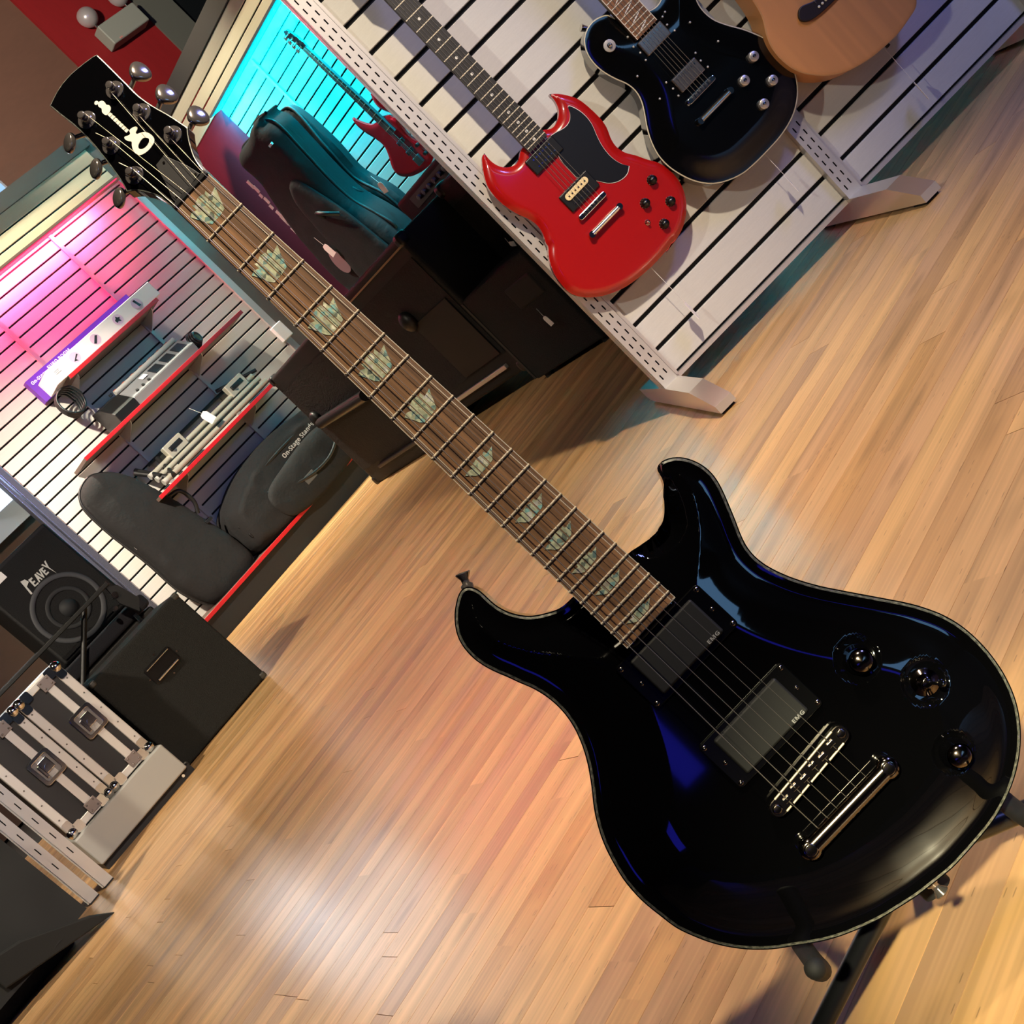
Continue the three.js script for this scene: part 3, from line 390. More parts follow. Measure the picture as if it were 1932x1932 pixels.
    const bg = new THREE.SphereGeometry(1, 24, 16); const pa = bg.attributes.position; for (let k = 0; k < pa.count; k++) { const X = pa.getX(k), Y = pa.getY(k), Z = pa.getZ(k), w = 1 - 0.22 * s * X * 0.8; pa.setXYZ(k, X * 0.0085, Y * 0.0098 * (1 + 0.25 * s * X), Math.sign(Z) * Math.pow(Math.abs(Z), 0.6) * 0.0036 * w); } bg.computeVertexNormals(); bg.rotateY(s * 0.5).rotateX(i < 3 ? -0.5 : 0.2);
    mesh('button', bg.translate(bx, by, -0.0135), darkChrome, t);
  });
  // strings
  const nutX = [-17.0, -10.2, -3.4, 3.4, 10.2, 17.0], brX = [-26.6, -16.1, -6, 4.9, 15.1, 26], gauge = [0.00062, 0.00052, 0.00042, 0.00032, 0.00028, 0.00025], sadY = [-0.6535, -0.6525, -0.6515, -0.651, -0.65, -0.649];
  const cosH = Math.cos(THREE.MathUtils.degToRad(11)), sinH = Math.sin(THREE.MathUtils.degToRad(11));
  const hw = (h, b, n) => [b / 1000, h / 1000 * cosH + n * sinH, -0.003 - h / 1000 * sinH + n * cosH];
  for (let i = 0; i < 6; i++) { const r = gauge[i] * 0.75, nx = nutX[i] / 1000, bx = brX[i] / 1000, pst = posts[i < 3 ? i : i === 3 ? 3 : i === 4 ? 4 : 5], side = Math.sign(pst[1]);
    gp('string', [rod([nx, 0.002, 0.0016], [bx, sadY[i], 0.0062], r, 6), rod([bx, sadY[i], 0.0062], [bx, -0.6875, 0.001], r, 6), rod(hw(pst[0], pst[1] - side * 3.0, 0.006), [nx, 0.002, 0.0016], r * 0.75, 6), rod(hw(pst[0], pst[1] - side * 3.0, 0.006), hw(pst[0] + (i < 2 ? 13 : 4), pst[1] + (i < 2 ? -1 : side * 2), 0.008), r * 0.8, 5)], stringSteel); }
  // pickups
  for (const [y, z, tilt] of [[-0.5198, -0.005, 0], [-0.6062, -0.003, 0]]) {
    const ring = gp('pickup', extr(rrect(-0.0455, y - 0.0225, 0.0455, y + 0.0225, 0.0035), 0.006, z - 0.0095, 0.0008), M(0x040404, 0.22));
    mesh('pickup_cover', rbox(0.0672, 0.0357, 0.009, 0.0022, 0, y + 0.786, z - 0.0045, 3), pickupGrey, ring);
    for (const sx of [-1, 1]) { for (const sy of [-1, 1]) mesh('ring_screw', latheZ([[0, 0.0011], [0.0012, 0.0009], [0.0021, 0]], 14).translate(sx * 0.042, y + sy * 0.0188 + 0.786, z - 0.0035), blackNickel, ring); mesh('height_screw', latheZ([[0, 0.0008], [0.001, 0.0006], [0.0017, 0]], 14).translate(sx * 0.0392, y + 0.786, z - 0.0035), blackNickel, ring); }
    mesh('lettering', text('EMG', 0.0036, 0.0002).scale(1.15, 0.85, 1).translate(0.0243, y - 0.0150 + 0.786, z), M(0xa8a8a2, 0.5), ring);
  }
  // bridge
  { const rot = (g, k) => g.rotateZ(k); const br = gp('bridge', rot(extr(rrect(-0.0425, -0.0068, 0.0425, 0.0068, 0.0062), 0.0085, -0.0045, 0.0008), 0.063).translate(0, -0.6535, 0), blackNickel);
    for (let i = 0; i < 6; i++) { const x = brX[i] / 1000, yy = -0.6535 + x * 0.063 + (i % 2 ? 0.001 : -0.0005); mesh('saddle', [rbox(0.0062, 0.0042, 0.003, 0.0006, x, yy + 0.786, 0.0048), rod([x, yy + 0.786 - 0.006, 0.0045], [x, yy + 0.786 + 0.006, 0.0045], 0.0008, 8), cylZ(0.0014, 0.0012, x, yy - 0.0052 + 0.786, 0.0047)], blackNickel, br); }
    mesh('bridge_rail', [rod([-0.033, 0.786 - 0.6535 + 0.0062 - 0.033 * 0.063, 0.0042], [0.033, 0.786 - 0.6535 + 0.0062 + 0.033 * 0.063, 0.0042], 0.0009, 8), rod([-0.033, 0.786 - 0.6535 - 0.0062 - 0.033 * 0.063, 0.0042], [0.033, 0.786 - 0.6535 - 0.0062 + 0.033 * 0.063, 0.0042], 0.0008, 8)], nickel, br);
    for (const s of [-1, 1]) mesh('bridge_post', latheZ([[0, 0.0006], [0.0026, 0.0006], [0.0038, 0], [0.0042, -0.004], [0.0058, -0.0042], [0.0058, -0.0062], [0.004, -0.0064], [0.004, -0.009]], 20).translate(s * 0.037, 0.786 - 0.6535 + s * 0.0023, 0.0048), blackNickel, br); }
  // tailpiece
  { const pts = Array.from({ length: 25 }, (_, k) => { const t = Math.PI * 2 * k / 24; return new THREE.Vector2(0.0074 * Math.cos(t), 0.0056 * Math.sin(t)); });
    const bar = new THREE.CylinderGeometry(0.0068, 0.0068, 0.078, 28).rotateZ(Math.PI / 2).scale(1, 1.08, 0.85);
    const tp = gp('tailpiece', bar.translate(0, -0.6938, 0.0012), bronze);
    for (const s of [-1, 1]) { mesh('tailpiece_end', latheZ([[0, 0.0062], [0.0052, 0.006], [0.0082, 0.0045], [0.0086, 0.001], [0.0078, -0.003]], 28).scale(1, 1, 1).translate(s * 0.0418, 0.786 - 0.6938, 0), bronze, tp); mesh('tailpiece_stud', latheZ([[0, 0.0072], [0.0042, 0.0072], [0.005, 0.0064], [0.005, 0.005]], 20).translate(s * 0.0418, 0.786 - 0.6938, 0), blackNickel, tp); mesh('stud_base', latheZ([[0.0062, -0.003], [0.0066, -0.006], [0.0062, -0.009]], 20).translate(s * 0.0418, 0.786 - 0.6938 + 0.002, -0.001), blackNickel, tp); } }
  // controls
  for (const [x, y] of [[0.0867, -0.6252], [0.0847, -0.725]]) { const k = gp('control_knob', latheZ([[0.0115, -0.0125], [0.0116, -0.0085], [0.0098, -0.006], [0.0092, 0.002], [0.0094, 0.005]], 36).translate(x, y, 0), blackGloss); mesh('knob_cap', latheZ([[0, 0.0088], [0.0045, 0.0082], [0.0078, 0.0064], [0.0092, 0.004], [0.0093, 0.003]], 36).translate(x, y + 0.786, 0), bronze, k); }
  { const [x, y] = [0.1088, -0.6735], k = gp('toggle_switch', latheZ([[0.0105, -0.0132], [0.0105, -0.011], [0.0068, -0.0108], [0.0066, -0.008], [0.005, -0.0078], [0.0048, -0.0045], [0.003, -0.004], [0, -0.0038]], 32).translate(x, y, 0), bronze);
    mesh('toggle_tip', [rod([x, y + 0.786, -0.006], [x + 0.005, y - 0.004 + 0.786, 0.006], 0.0014, 10), new THREE.SphereGeometry(0.0034, 16, 12).scale(1, 1, 1.7).translate(x + 0.006, y - 0.0045 + 0.786, 0.0085)], blackGloss, k); }
  for (const [x, y, dx, dy] of [[-0.0797, -0.3696, 0.0049, 0.0099], [0.001, -0.787, 0, -0.011]]) { const pr = [[0, 0.012], [0.006, 0.0118], [0.0064, 0.0105], [0.0034, 0.006], [0.0032, 0.003], [0.0052, 0.0015], [0.0052, -0.002]].map(p => new THREE.Vector2(p[0], p[1]));
    gp('strap_button', new THREE.LatheGeometry(pr, 24).applyQuaternion(new THREE.Quaternion().setFromUnitVectors(v3(0, 1, 0), v3(dx, dy, 0).normalize())).translate(x, y, -0.036), darkChrome); }
}
// ---------------------------------------------------------------- its stand
{
  const st = thing('guitar_stand', 'low black tubular guitar stand with foam-covered prongs under the black guitar', 'guitar stand', 'W', 0.02, 0, -0.93);
  const s = (a) => [a[0] - 0.02, a[1], a[2] + 0.93], tubeMat = M(0x121316, 0.32);
  const hub = [0.02, 0.12, -0.915];
  mesh('hub', [rod(s([0.02, 0.08, -0.92]), s([0.02, 0.155, -0.94]), 0.013, 16)], blackRubber, st);
  for (const ft of [[-0.205, 0.012, -0.965], [0.2, 0.012, -0.95], [0.035, 0.012, -1.09]]) { const l = mesh('leg', rod(s(hub), s(ft), 0.0085, 14), tubeMat, st); mesh('foot_cap', [rod(s(ft), s([ft[0] + (ft[0] - hub[0]) * 0.06, 0.007, ft[2] + (ft[2] - hub[2]) * 0.06]), 0.0095, 14), new THREE.SphereGeometry(0.0095, 12, 8).translate(...s([ft[0], 0.0098, ft[2]]))], blackRubber, l); }
  mesh('crossbar', [tube([s([-0.085, 0.125, -0.93]), s([-0.03, 0.12, -0.935]), s([0.06, 0.118, -0.935]), s([0.105, 0.11, -0.93])], 0.006, 20, 10)], tubeMat, st);
  for (const c of [[[-0.085, 0.125, -0.93], [-0.084, 0.135, -0.885], [-0.081, 0.152, -0.845], [-0.079, 0.182, -0.805]], [[0.105, 0.11, -0.93], [0.102, 0.106, -0.885], [0.101, 0.12, -0.835], [0.104, 0.150, -0.79]]]) { const e = c[3]; mesh('padded_prong', [tube(c.map(s), 0.0076, 24, 14), new THREE.SphereGeometry(0.0076, 16, 12).translate(...s(e))], blackRubber, st); }
  mesh('back_post', [tube([s([0.02, 0.15, -0.94]), s([0.03, 0.26, -0.965]), s([0.03, 0.34, -0.97])], 0.008, 16, 10)], tubeMat, st);
}
// ================================================================ guitars hanging on the right stand
const blackSatinNeck = M(0x1a0f0a, 0.4), creamInlay = M(0xd8d6cc, 0.4), ebony = M(0x1d1a18, 0.5, { map: grainTex(40) });
const lightRosewood = rosewood.clone(); lightRosewood.color.set(0xf2e4d8);
const inlayKind = {};
const avg = l => l.reduce((a, p) => [a[0] + p[0] / l.length, a[1] + p[1] / l.length], [0, 0]);
const gloss = (c, r = 0.12) => P(c, r, { clearcoat: 0.8, clearcoatRoughness: 0.06 });
function fretNeck(root, cx, yEnd, yTop, w0, w1, z, boardMat, n, inlay, scaleLen, nutY) {
  const wy = y => w0 + (w1 - w0) * (y - yEnd) / (yTop - yEnd);
  mesh('fretboard', extr([[cx - w0 / 2, yEnd], [cx + w0 / 2, yEnd], [cx + w1 / 2, yTop], [cx - w1 / 2, yTop]], 0.006, z - 0.006), boardMat, root);
  mesh('neck', [extr([[cx - w0 / 2, yEnd], [cx + w0 / 2, yEnd], [cx + w1 / 2, yTop], [cx - w1 / 2, yTop]], 0.014, z - 0.0202, 0.003)], blackSatinNeck, root);
  for (let k = 1; k <= n; k++) { const y = nutY - scaleLen * (1 - Math.pow(2, -k / 12)); if (y < yEnd + 0.002 || y > yTop) continue; mesh('fret', box(wy(y), 0.0022, 0.0014, cx, y, z + 0.0004), nickel, root); if (inlay.includes(k)) { const ym = nutY - scaleLen * (1 - Math.pow(2, -(k - 0.5) / 12)); mesh('inlay', typeof inlayKind[root.name] === 'function' ? inlayKind[root.name](cx, ym, z, wy(ym)) : cylZ(0.0035, 0.0006, cx, ym, z + 0.0002), creamInlay, root); } }
}



function strings6(root, x0, x1, yB, yT, z, r = 0.0005) { for (let i = 0; i < 6; i++) { const t = i / 5 - 0.5; mesh('string', rod([x0 + t * 0.05, yB, z + 0.006], [x1 + t * 0.036, yT, z + 0.003], r, 5), stringSteel, root); } }
function hangTag(f, x, y0, y1, z, w, label, group) { const t = thing('price_tag', label, 'price tag', f, x, y1, z); mesh('thread', rod([0, y0 - y1, 0], [0.001, 0.0, 0], 0.0007, 5), M(0xdad6d2, 0.6), t); mesh('card', rbox2(-w / 2, w / 2, -0.05, 0, -0.0008, 0.0008, 0.0005).rotateY(1.2), M(0xe4e0da, 0.6), t); return t; }
// red guitar with pointed horns
{
  const g = thing('electric_guitar', 'red electric guitar with two pointed horns and black pickguard on slat stand', 'guitar', 'R', 0, 0, 0.04);
  const red = gloss(0x9a0f0c, 0.25), pb = outline(D.sgBody, 300, [5, 49], 2);
  const tz = (x, y, d) => 0.036 - 0.011 * Math.pow(Math.max(0, 1 - d / 0.02), 2);
  mesh('body', plate(pb, 0.004, tz, 0.0, 0.006), red, g);
  mesh('pickguard', extr(outline(D.sgGuard, 140, [8, 13, 15], 1), 0.0022, 0.0362, 0.0005), M(0x0a0a0b, 0.35), g);
  mesh('pickguard_edge', extr(outline(D.sgGuard.map(([x, y]) => { const c = [0.70, 0.60]; return [c[0] + (x - c[0]) * 1.014, c[1] + (y - c[1]) * 1.014]; }), 140, [8, 13, 15], 1), 0.0016, 0.0361), M(0xd8d4cc, 0.5), g);
  const dots = (root, x, y, z, n = 6) => { for (let i = 0; i < n; i++) mesh('pole_screw', cylZ(0.0022, 0.001, x - 0.025 + i * 0.01, y, z), chrome, root); };
  const p1 = mesh('pickup', rbox2(0.594, 0.681, 0.641, 0.683, 0.036, 0.044, 0.003), M(0x0b0b0b, 0.4), g); dots(p1, 0.637, 0.672, 0.0445); dots(p1, 0.637, 0.653, 0.0445);
  const p2 = mesh('pickup', rbox2(0.594, 0.684, 0.524, 0.572, 0.036, 0.043, 0.003), M(0x0b0b0b, 0.4), g);
  mesh('cream_coil', extr(rrect(0.6035, 0.548, 0.6725, 0.565, 0.008), 0.004, 0.0425, 0.001), M(0xe4cf9a, 0.45), p2).userData.label = 'cream pickup coil'; dots(p2, 0.638, 0.5565, 0.047); dots(p2, 0.638, 0.534, 0.0435);
  const br = mesh('bridge', extr(rrect(0.594, 0.497, 0.679, 0.5095, 0.005), 0.010, 0.038, 0.001), chrome, g); for (let i = 0; i < 6; i++) mesh('saddle', rbox(0.007, 0.007, 0.003, 0.001, 0.611 + i * 0.0102, 0.5033, 0.049), M(0x5a5654, 0.3, { metalness: 1 }), br);
  mesh('tailpiece', [new THREE.CylinderGeometry(0.0062, 0.0062, 0.085, 20).rotateZ(Math.PI / 2).translate(0.635, 0.458, 0.048), cylZ(0.0078, 0.012, 0.590, 0.458, 0.047), cylZ(0.0078, 0.012, 0.680, 0.458, 0.047)], chrome, g);
  for (let i = 0; i < 4; i++) { const [x, y] = D.sgKnobs[i]; const k = mesh('control_knob', latheZ([[0.0115, 0.036], [0.0122, 0.0375], [0.0098, 0.0395], [0.0092, 0.052], [0, 0.0528]], 28).translate(x, y, 0), M(0x0a0a0a, 0.3), g); mesh('dial_marks', Array.from({ length: 11 }, (_, q) => { const t = q / 11 * 6.283; return rbox(0.0012, 0.0012, 0.0008, 0.0003, x + 0.0116 * Math.cos(t), y + 0.0116 * Math.sin(t), 0.0378); }), M(0xb9aa90, 0.5), k); }
  mesh('toggle_switch', [latheZ([[0.007, 0.036], [0.0065, 0.039], [0.003, 0.04], [0.0028, 0.05], [0, 0.0505]], 20).translate(0.705, 0.384, 0)], chrome, g);
  fretNeck(g, 0.6445, 0.689, 1.75, 0.0565, 0.043, 0.051, ebony, 24, [3, 5, 7, 9, 12, 15, 17, 19, 21], 0.65, 1.155);
  mesh('headstock', extr([[0.622, 1.15], [0.667, 1.15], [0.688, 1.2], [0.682, 1.33], [0.6445, 1.318], [0.607, 1.33], [0.601, 1.2]], 0.014, 0.03, 0.002), gloss(0x070707), g);
  strings6(g, 0.637, 0.6445, 0.503, 1.15, 0.049);
}
// black single-cut style guitar
{
  const g = thing('electric_guitar', 'black electric guitar with chrome covered pickups and four silver knobs on slat stand', 'guitar', 'R', 0, 0, 0.04);
  const pb = outline(D.blBody, 300, [], 2), tz = (x, y, d) => 0.034 + 0.008 * sm(Math.min(1, d / 0.07));
  mesh('body', plate(pb, 0.004, tz, -0.012, 0.004), gloss(0x060606, 0.1), g);
  mesh('body_binding', ribbon(pb, 0.0004, 0.0032, tz, 0.0006, () => true), M(0xb9b096, 0.5), g);
  for (const [y0, y1, x0, x1] of [[0.648, 0.687, 0.9655, 1.0395], [0.535, 0.574, 0.966, 1.041]]) { const p = mesh('pickup', rbox2(x0, x1, y0, y1, 0.042, 0.052, 0.003), darkChrome, g); for (let i = 0; i < 6; i++) mesh('pole_screw', cylZ(0.0022, 0.001, x0 + 0.012 + i * 0.0105, y1 - 0.01, 0.0522), chrome, p); }
  const br = mesh('bridge', extr(rrect(0.958, 0.503, 1.045, 0.516, 0.006), 0.01, 0.044, 0.001), chrome, g); for (let i = 0; i < 6; i++) mesh('saddle', rbox(0.007, 0.007, 0.003, 0.001, 0.975 + i * 0.0105, 0.5095, 0.055), M(0x77706c, 0.3, { metalness: 1 }), br);
  mesh('tailpiece', [new THREE.CylinderGeometry(0.0065, 0.0065, 0.09, 20).rotateZ(Math.PI / 2).translate(1.0, 0.461, 0.054), cylZ(0.008, 0.012, 0.952, 0.461, 0.052), cylZ(0.008, 0.012, 1.049, 0.461, 0.052)], chrome, g);
  for (const [x, y] of D.blKnobs) { const k = mesh('control_knob', latheZ([[0.0125, 0.042], [0.0125, 0.052], [0.0108, 0.056], [0, 0.0565]], 28).translate(x, y, 0), M(0xc9c4bd, 0.3, { metalness: 0.8 }), g); mesh('knob_centre', latheZ([[0, 0.0575], [0.004, 0.057], [0.0045, 0.0565]], 16).translate(x, y, 0), chrome, k); }
  { const [x, y] = D.blToggle[0]; const k = mesh('switch_washer', latheZ([[0.0062, 0.045], [0.0135, 0.0448], [0.0145, 0.042]], 32).translate(x, y, 0), M(0x9f9c98, 0.4), g); mesh('switch_tip', [cylZ(0.005, 0.005, x, y, 0.0455), new THREE.SphereGeometry(0.0045, 14, 10).translate(x, y, 0.05)], chrome, k); }
  for (const [x, y] of D.blDots) mesh('screw', new THREE.SphereGeometry(0.0027, 10, 8).translate(x, y, 0.0425), M(0xd8d8d6, 0.3, { metalness: 0.6 }), g);
  inlayKind[g.name] = (x, y, z, w) => extr([[x - w * 0.3, y - 0.006], [x - w * 0.05, y + 0.001], [x + w * 0.3, y + 0.006], [x + w * 0.05, y - 0.001]], 0.0006, z);
  fretNeck(g, 1.0015, 0.6925, 1.8, 0.0645, 0.052, 0.056, lightRosewood, 22, [3, 5, 7, 9, 12, 15, 17, 19, 21], 0.64, 1.15);
  for (const s of [-1, 1]) mesh('fretboard_binding', extr([[1.0015 + s * 0.0322, 0.6925], [1.0015 + s * 0.0308, 0.6925], [1.0015 + s * 0.0246, 1.8], [1.0015 + s * 0.026, 1.8]], 0.0014, 0.055), M(0xe0d8c0, 0.5), g);
  mesh('headstock', extr([[0.977, 1.15], [1.026, 1.15], [1.045, 1.22], [1.04, 1.35], [0.963, 1.35], [0.958, 1.22]], 0.014, 0.035, 0.002), gloss(0x070707), g);
  mesh('strap_button', rod([0.915, 0.79, 0.015], [0.905, 0.803, 0.018], 0.006, 14, 0.009), chrome, g);
  strings6(g, 1.0015, 1.0015, 0.51, 1.15, 0.053);
}
// acoustic
{
  const g = thing('acoustic_guitar', 'acoustic guitar with natural spruce top hanging at the end of slat stand', 'guitar', 'R', 0, 0, 0.012);
  const spruce = M(0xffffff, 0.42, { map: tex(256, 256, (i, j) => { const f = 0.93 + 0.07 * vnoise(i / 2.4, j / 90, 106.7, 1e9) + 0.03 * vnoise(i / 30, j / 40); return [206 * f, 142 * f, 84 * f]; }) });
  const low = D.acBody, cx = 1.352, half = [...low, [1.536, 0.33], [1.546, 0.40], [1.535, 0.47], [1.508, 0.54], [1.480, 0.60], [1.476, 0.66], [1.490, 0.72], [1.492, 0.78], [1.468, 0.83], [1.42, 0.855], [1.352, 0.862], [1.284, 0.855], [1.236, 0.83], [1.212, 0.78], [1.214, 0.72], [1.228, 0.66], [1.228, 0.60]].filter((p, i) => !(i < 1));
  const pb = outline([...half.slice(0, low.length - 2), [1.513, 0.3], ...half.slice(low.length)], 260, [], 6);
  mesh('body', plate(pb, 0.006, (x, y, d) => 0.088 - 0.002 * Math.exp(-d / 0.003), 0.0, 0.004), spruce, g);
  mesh('body_binding', ribbon(pb, 0.0002, 0.0022, () => 0.086, 0.0025, () => true), M(0xb98a58, 0.5), g);
  mesh('bridge', extr(outline([[1.272, 0.46], [1.29, 0.48], [1.33, 0.467], [1.40, 0.467], [1.42, 0.48], [1.432, 0.46], [1.42, 0.442], [1.29, 0.442]], 60, [], 1), 0.009, 0.088, 0.002), M(0x1f120b, 0.5), g);
  for (let i = 0; i < 6; i++) mesh('bridge_pin', new THREE.SphereGeometry(0.0032, 10, 8).translate(1.325 + i * 0.011, 0.45, 0.098), M(0xe8e2d0, 0.4), g);
  mesh('sound_hole', cylZ(0.05, 0.001, cx, 0.64, 0.0885), M(0x0b0705, 0.9), g);
  mesh('neck', [box2(cx - 0.027, cx + 0.027, 0.69, 1.6, 0.08, 0.1)], ebony, g);
  mesh('end_pin', rod([1.41, 0.276, 0.04], [1.412, 0.262, 0.04], 0.006, 12), blackRubber, g);
  for (let i = 0; i < 6; i++) mesh('string', rod([1.325 + i * 0.011, 0.46, 0.099], [cx - 0.018 + i * 0.0072, 1.5, 0.104], 0.0005, 5), stringSteel, g);
}
hangTag('R', 0.6435, 0.30, 0.184, 0.05, 0.03, 'paper price tag hanging on thread below the red guitar', 'tags');
hangTag('R', 1.0235, 0.30, 0.225, 0.05, 0.02, 'thin price tag hanging on thread below the black guitar with silver knobs', 'tags');
hangTag('R', 1.4025, 0.262, 0.155, 0.05, 0.03, 'paper price tag hanging on thread below the acoustic guitar', 'tags');
// ================================================================ on the left wall
const shelfTop = M(0x6d5a50, 0.6), cloth = (c, r = 0.9) => M(c, r, { bumpMap: carpetBump, bumpScale: 0.0015 });
const bagBlack = cloth(0x0d0d0e), bagBlack2 = cloth(0x09090a), bagTeal = cloth(0x0c1316), whiteCard = M(0xf0eeea, 0.6);
const blackPlastic = M(0x111213, 0.45), greyPlastic = M(0x77787a, 0.5), silver = M(0xc9c6b4, 0.35, { metalness: 0.5 });
function shelf(x0, x1, y, depth, label) {
  const s = thing('wall_shelf', label, 'shelf', 'A', (x0 + x1) / 2, y, 0, 'red-edged wall shelves'), w = (x1 - x0) / 2;
  mesh('board', box2(-w, w, -0.022, -0.002, 0.015, depth), shelfTop, s); mesh('front_edge', rbox2(-w, w, -0.024, 0.0, depth, depth + 0.008, 0.002), redPaint, s);
  for (const bx of [0.615, 1.25]) { const X = bx - (x0 + x1) / 2; if (Math.abs(X) > w) continue; mesh('bracket', extr([[0.012, -0.024], [depth - 0.04, -0.024], [depth - 0.06, -0.04], [0.012, -0.10]], 0.006, -0.003).rotateY(-Math.PI / 2).translate(X, 0, 0), steelPaint, s); }
  return s;
}
shelf(0.55, 1.30, 1.655, 0.27, 'upper red-edged wall shelf under the purple boom box');
shelf(0.24, 1.63, 1.265, 0.29, 'middle red-edged wall shelf carrying the grey console');
shelf(0.37, 1.48, 0.825, 0.29, 'lower red-edged wall shelf carrying the silver keyboard stand');
{ const p = thing('display_plinth', 'long black base plinth with red front edge under the left slat wall', 'plinth', 'A', 0.6, 0, 0);
  mesh('plinth_box', box2(-0.85, 0.85, 0, 0.145, 0.0, 0.275), M(0x0c0c0d, 0.6), p); mesh('deck', box2(-0.85, 0.85, 0.145, 0.165, 0.0, 0.29), shelfTop, p); mesh('front_edge', rbox2(-0.85, 0.85, 0.143, 0.167, 0.29, 0.298, 0.002), redPaint, p); }
// purple and white box
{ const b = thing('boom_box', 'long purple and white carton printed with round product pictures on top shelf', 'box', 'A', 0.93, 1.655, 0.16);
  mesh('carton', rbox2(-0.46, 0.41, 0, 0.10, -0.1, 0.115, 0.003), M(0xf1ecee, 0.5), b);
  const purple = M(0x5b2aa0, 0.5); mesh('purple_back', box2(-0.5, 0.36, 0.0, 0.16, -0.15, -0.1), purple, b); mesh('purple_top', box2(-0.46, 0.41, 0.1, 0.1015, -0.1, 0.113), purple, b);
  for (const [k, x] of [[0, -0.27], [1, -0.1], [2, 0.09], [3, 0.25]]) { const d = mesh('printed_circle', cylZ(0.033, 0.0006, x, 0.05, 0.1154), M(0xd9b9d6, 0.5), b); const blk = [[[-0.022, -0.016], [0.02, 0.012], [0.026, 0.004], [-0.004, -0.012], [0.004, -0.026], [-0.006, -0.022]], [[-0.026, -0.014], [0.014, 0.02], [0.026, 0.012], [-0.014, -0.024]], [[-0.02, 0.004], [-0.006, 0.012], [0, 0.024], [0.008, 0.01], [0.022, 0.006], [0.01, -0.004], [0.012, -0.02], [-0.004, -0.01], [-0.018, -0.014]], [[-0.01, 0.022], [0.006, 0.024], [0.012, -0.006], [0.018, -0.024], [0.0, -0.026], [-0.004, 0.0]]][k]; mesh('printed_picture', extr(blk.map(p => [p[0] + x, p[1] + 0.05]), 0.0005, 0.1157), M(0x1a141c, 0.6), d); }
  mesh('lettering', text('EURO BOOM', 0.022, 0.0006).translate(-0.25, 0.135, -0.0999), M(0xf4f0fa, 0.5), b);
  mesh('lettering', text('On-Stage', 0.02, 0.0006).translate(-0.42, 0.125, -0.0999), M(0xf4f0fa, 0.5), b);
  mesh('small_print', [box2(-0.425, -0.39, 0.062, 0.066, 0.115, 0.1155), box2(-0.425, -0.395, 0.054, 0.057, 0.115, 0.1155), box2(-0.425, -0.385, 0.044, 0.048, 0.115, 0.1155)], M(0x8a8588, 0.5), b); }
{ const t = thing('cable_bundle', 'dark cable bundle hanging from left end of the purple carton shelf', 'cables', 'A', 0.5, 1.5, 0.16);
  for (let k = 0; k < 5; k++) mesh('cable_loop', tube(Array.from({ length: 9 }, (_, i) => { const a = i / 8 * 6.28; return [Math.cos(a) * (0.05 + 0.006 * k) - 0.02, 0.05 + Math.sin(a) * 0.085, -0.05 + 0.025 * k + 0.01 * Math.sin(a * 2)]; }), 0.007, 30, 6, true), blackPlastic, t); }
// grey console
{ const c = thing('drum_machine', 'grey sloped console with three dark pads and silver top rail on middle shelf', 'drum machine', 'A', 0.96, 1.267, 0.15);
  const prof = [[-0.10, 0], [0.12, 0], [0.13, 0.05], [0.02, 0.13], [-0.10, 0.15]];
  mesh('case', extr(prof, 0.58, -0.29, 0.004).rotateY(-Math.PI / 2), greyPlastic, c);
  mesh('end_cheek', [extr(prof.map(p => [p[0] * 1.05, p[1] * 1.06]), 0.16, 0.24, 0.004).rotateY(-Math.PI / 2)], blackPlastic, c);
  const nrm = v3(0, 0.11, 0.08).normalize(), face = new THREE.Group(); face.name = 'control_panel'; c.add(face); face.position.set(0, 0.09, 0.077); face.rotation.x = -Math.atan2(0.11, 0.08) + 0;
  mesh('panel', box(0.5, 0.125, 0.003, 0.02, 0, 0), greyPlastic, face);
  for (let i = 0; i < 3; i++) mesh('pad', rbox(0.075, 0.085, 0.006, 0.004, 0.02 + i * 0.1, 0, 0.003), M(0x1a2026, 0.5), face);
  for (let i = 0; i < 3; i++) mesh('dial', cylZ(0.009, 0.01, -0.18 + i * 0.05, -0.04, 0.006), blackPlastic, face);
  mesh('price_sticker', box(0.045, 0.04, 0.001, -0.07, 0.02, 0.009), whiteCard, face);
  mesh('top_rail', rod([-0.24, 0.152, 0.0], [0.28, 0.152, 0.0], 0.016, 16), M(0xc4c4c0, 0.3, { metalness: 0.4 }), c);
  for (let i = 0; i < 14; i++) mesh('striped_block', rbox(0.02, 0.018, 0.014, 0.002, -0.25 + i * 0.038, 0.166, -0.04), i % 2 ? M(0xb0522e, 0.5) : blackPlastic, c); }
{ const r = thing('cable_coil', 'coiled black cable roll at right end of the middle shelf', 'cable', 'A', 1.31, 1.267, 0.2);
  for (let k = 0; k < 4; k++) mesh('coil_loop', new THREE.TorusGeometry(0.05 - 0.006 * k, 0.009, 8, 26).rotateY(0.6).translate(k * 0.004, 0.062, -0.02 + 0.016 * k), blackPlastic, r); mesh('wrapper', cylZ(0.03, 0.05, 0, 0.06, 0.0).rotateY(0), M(0x5a4a20, 0.6), r); }
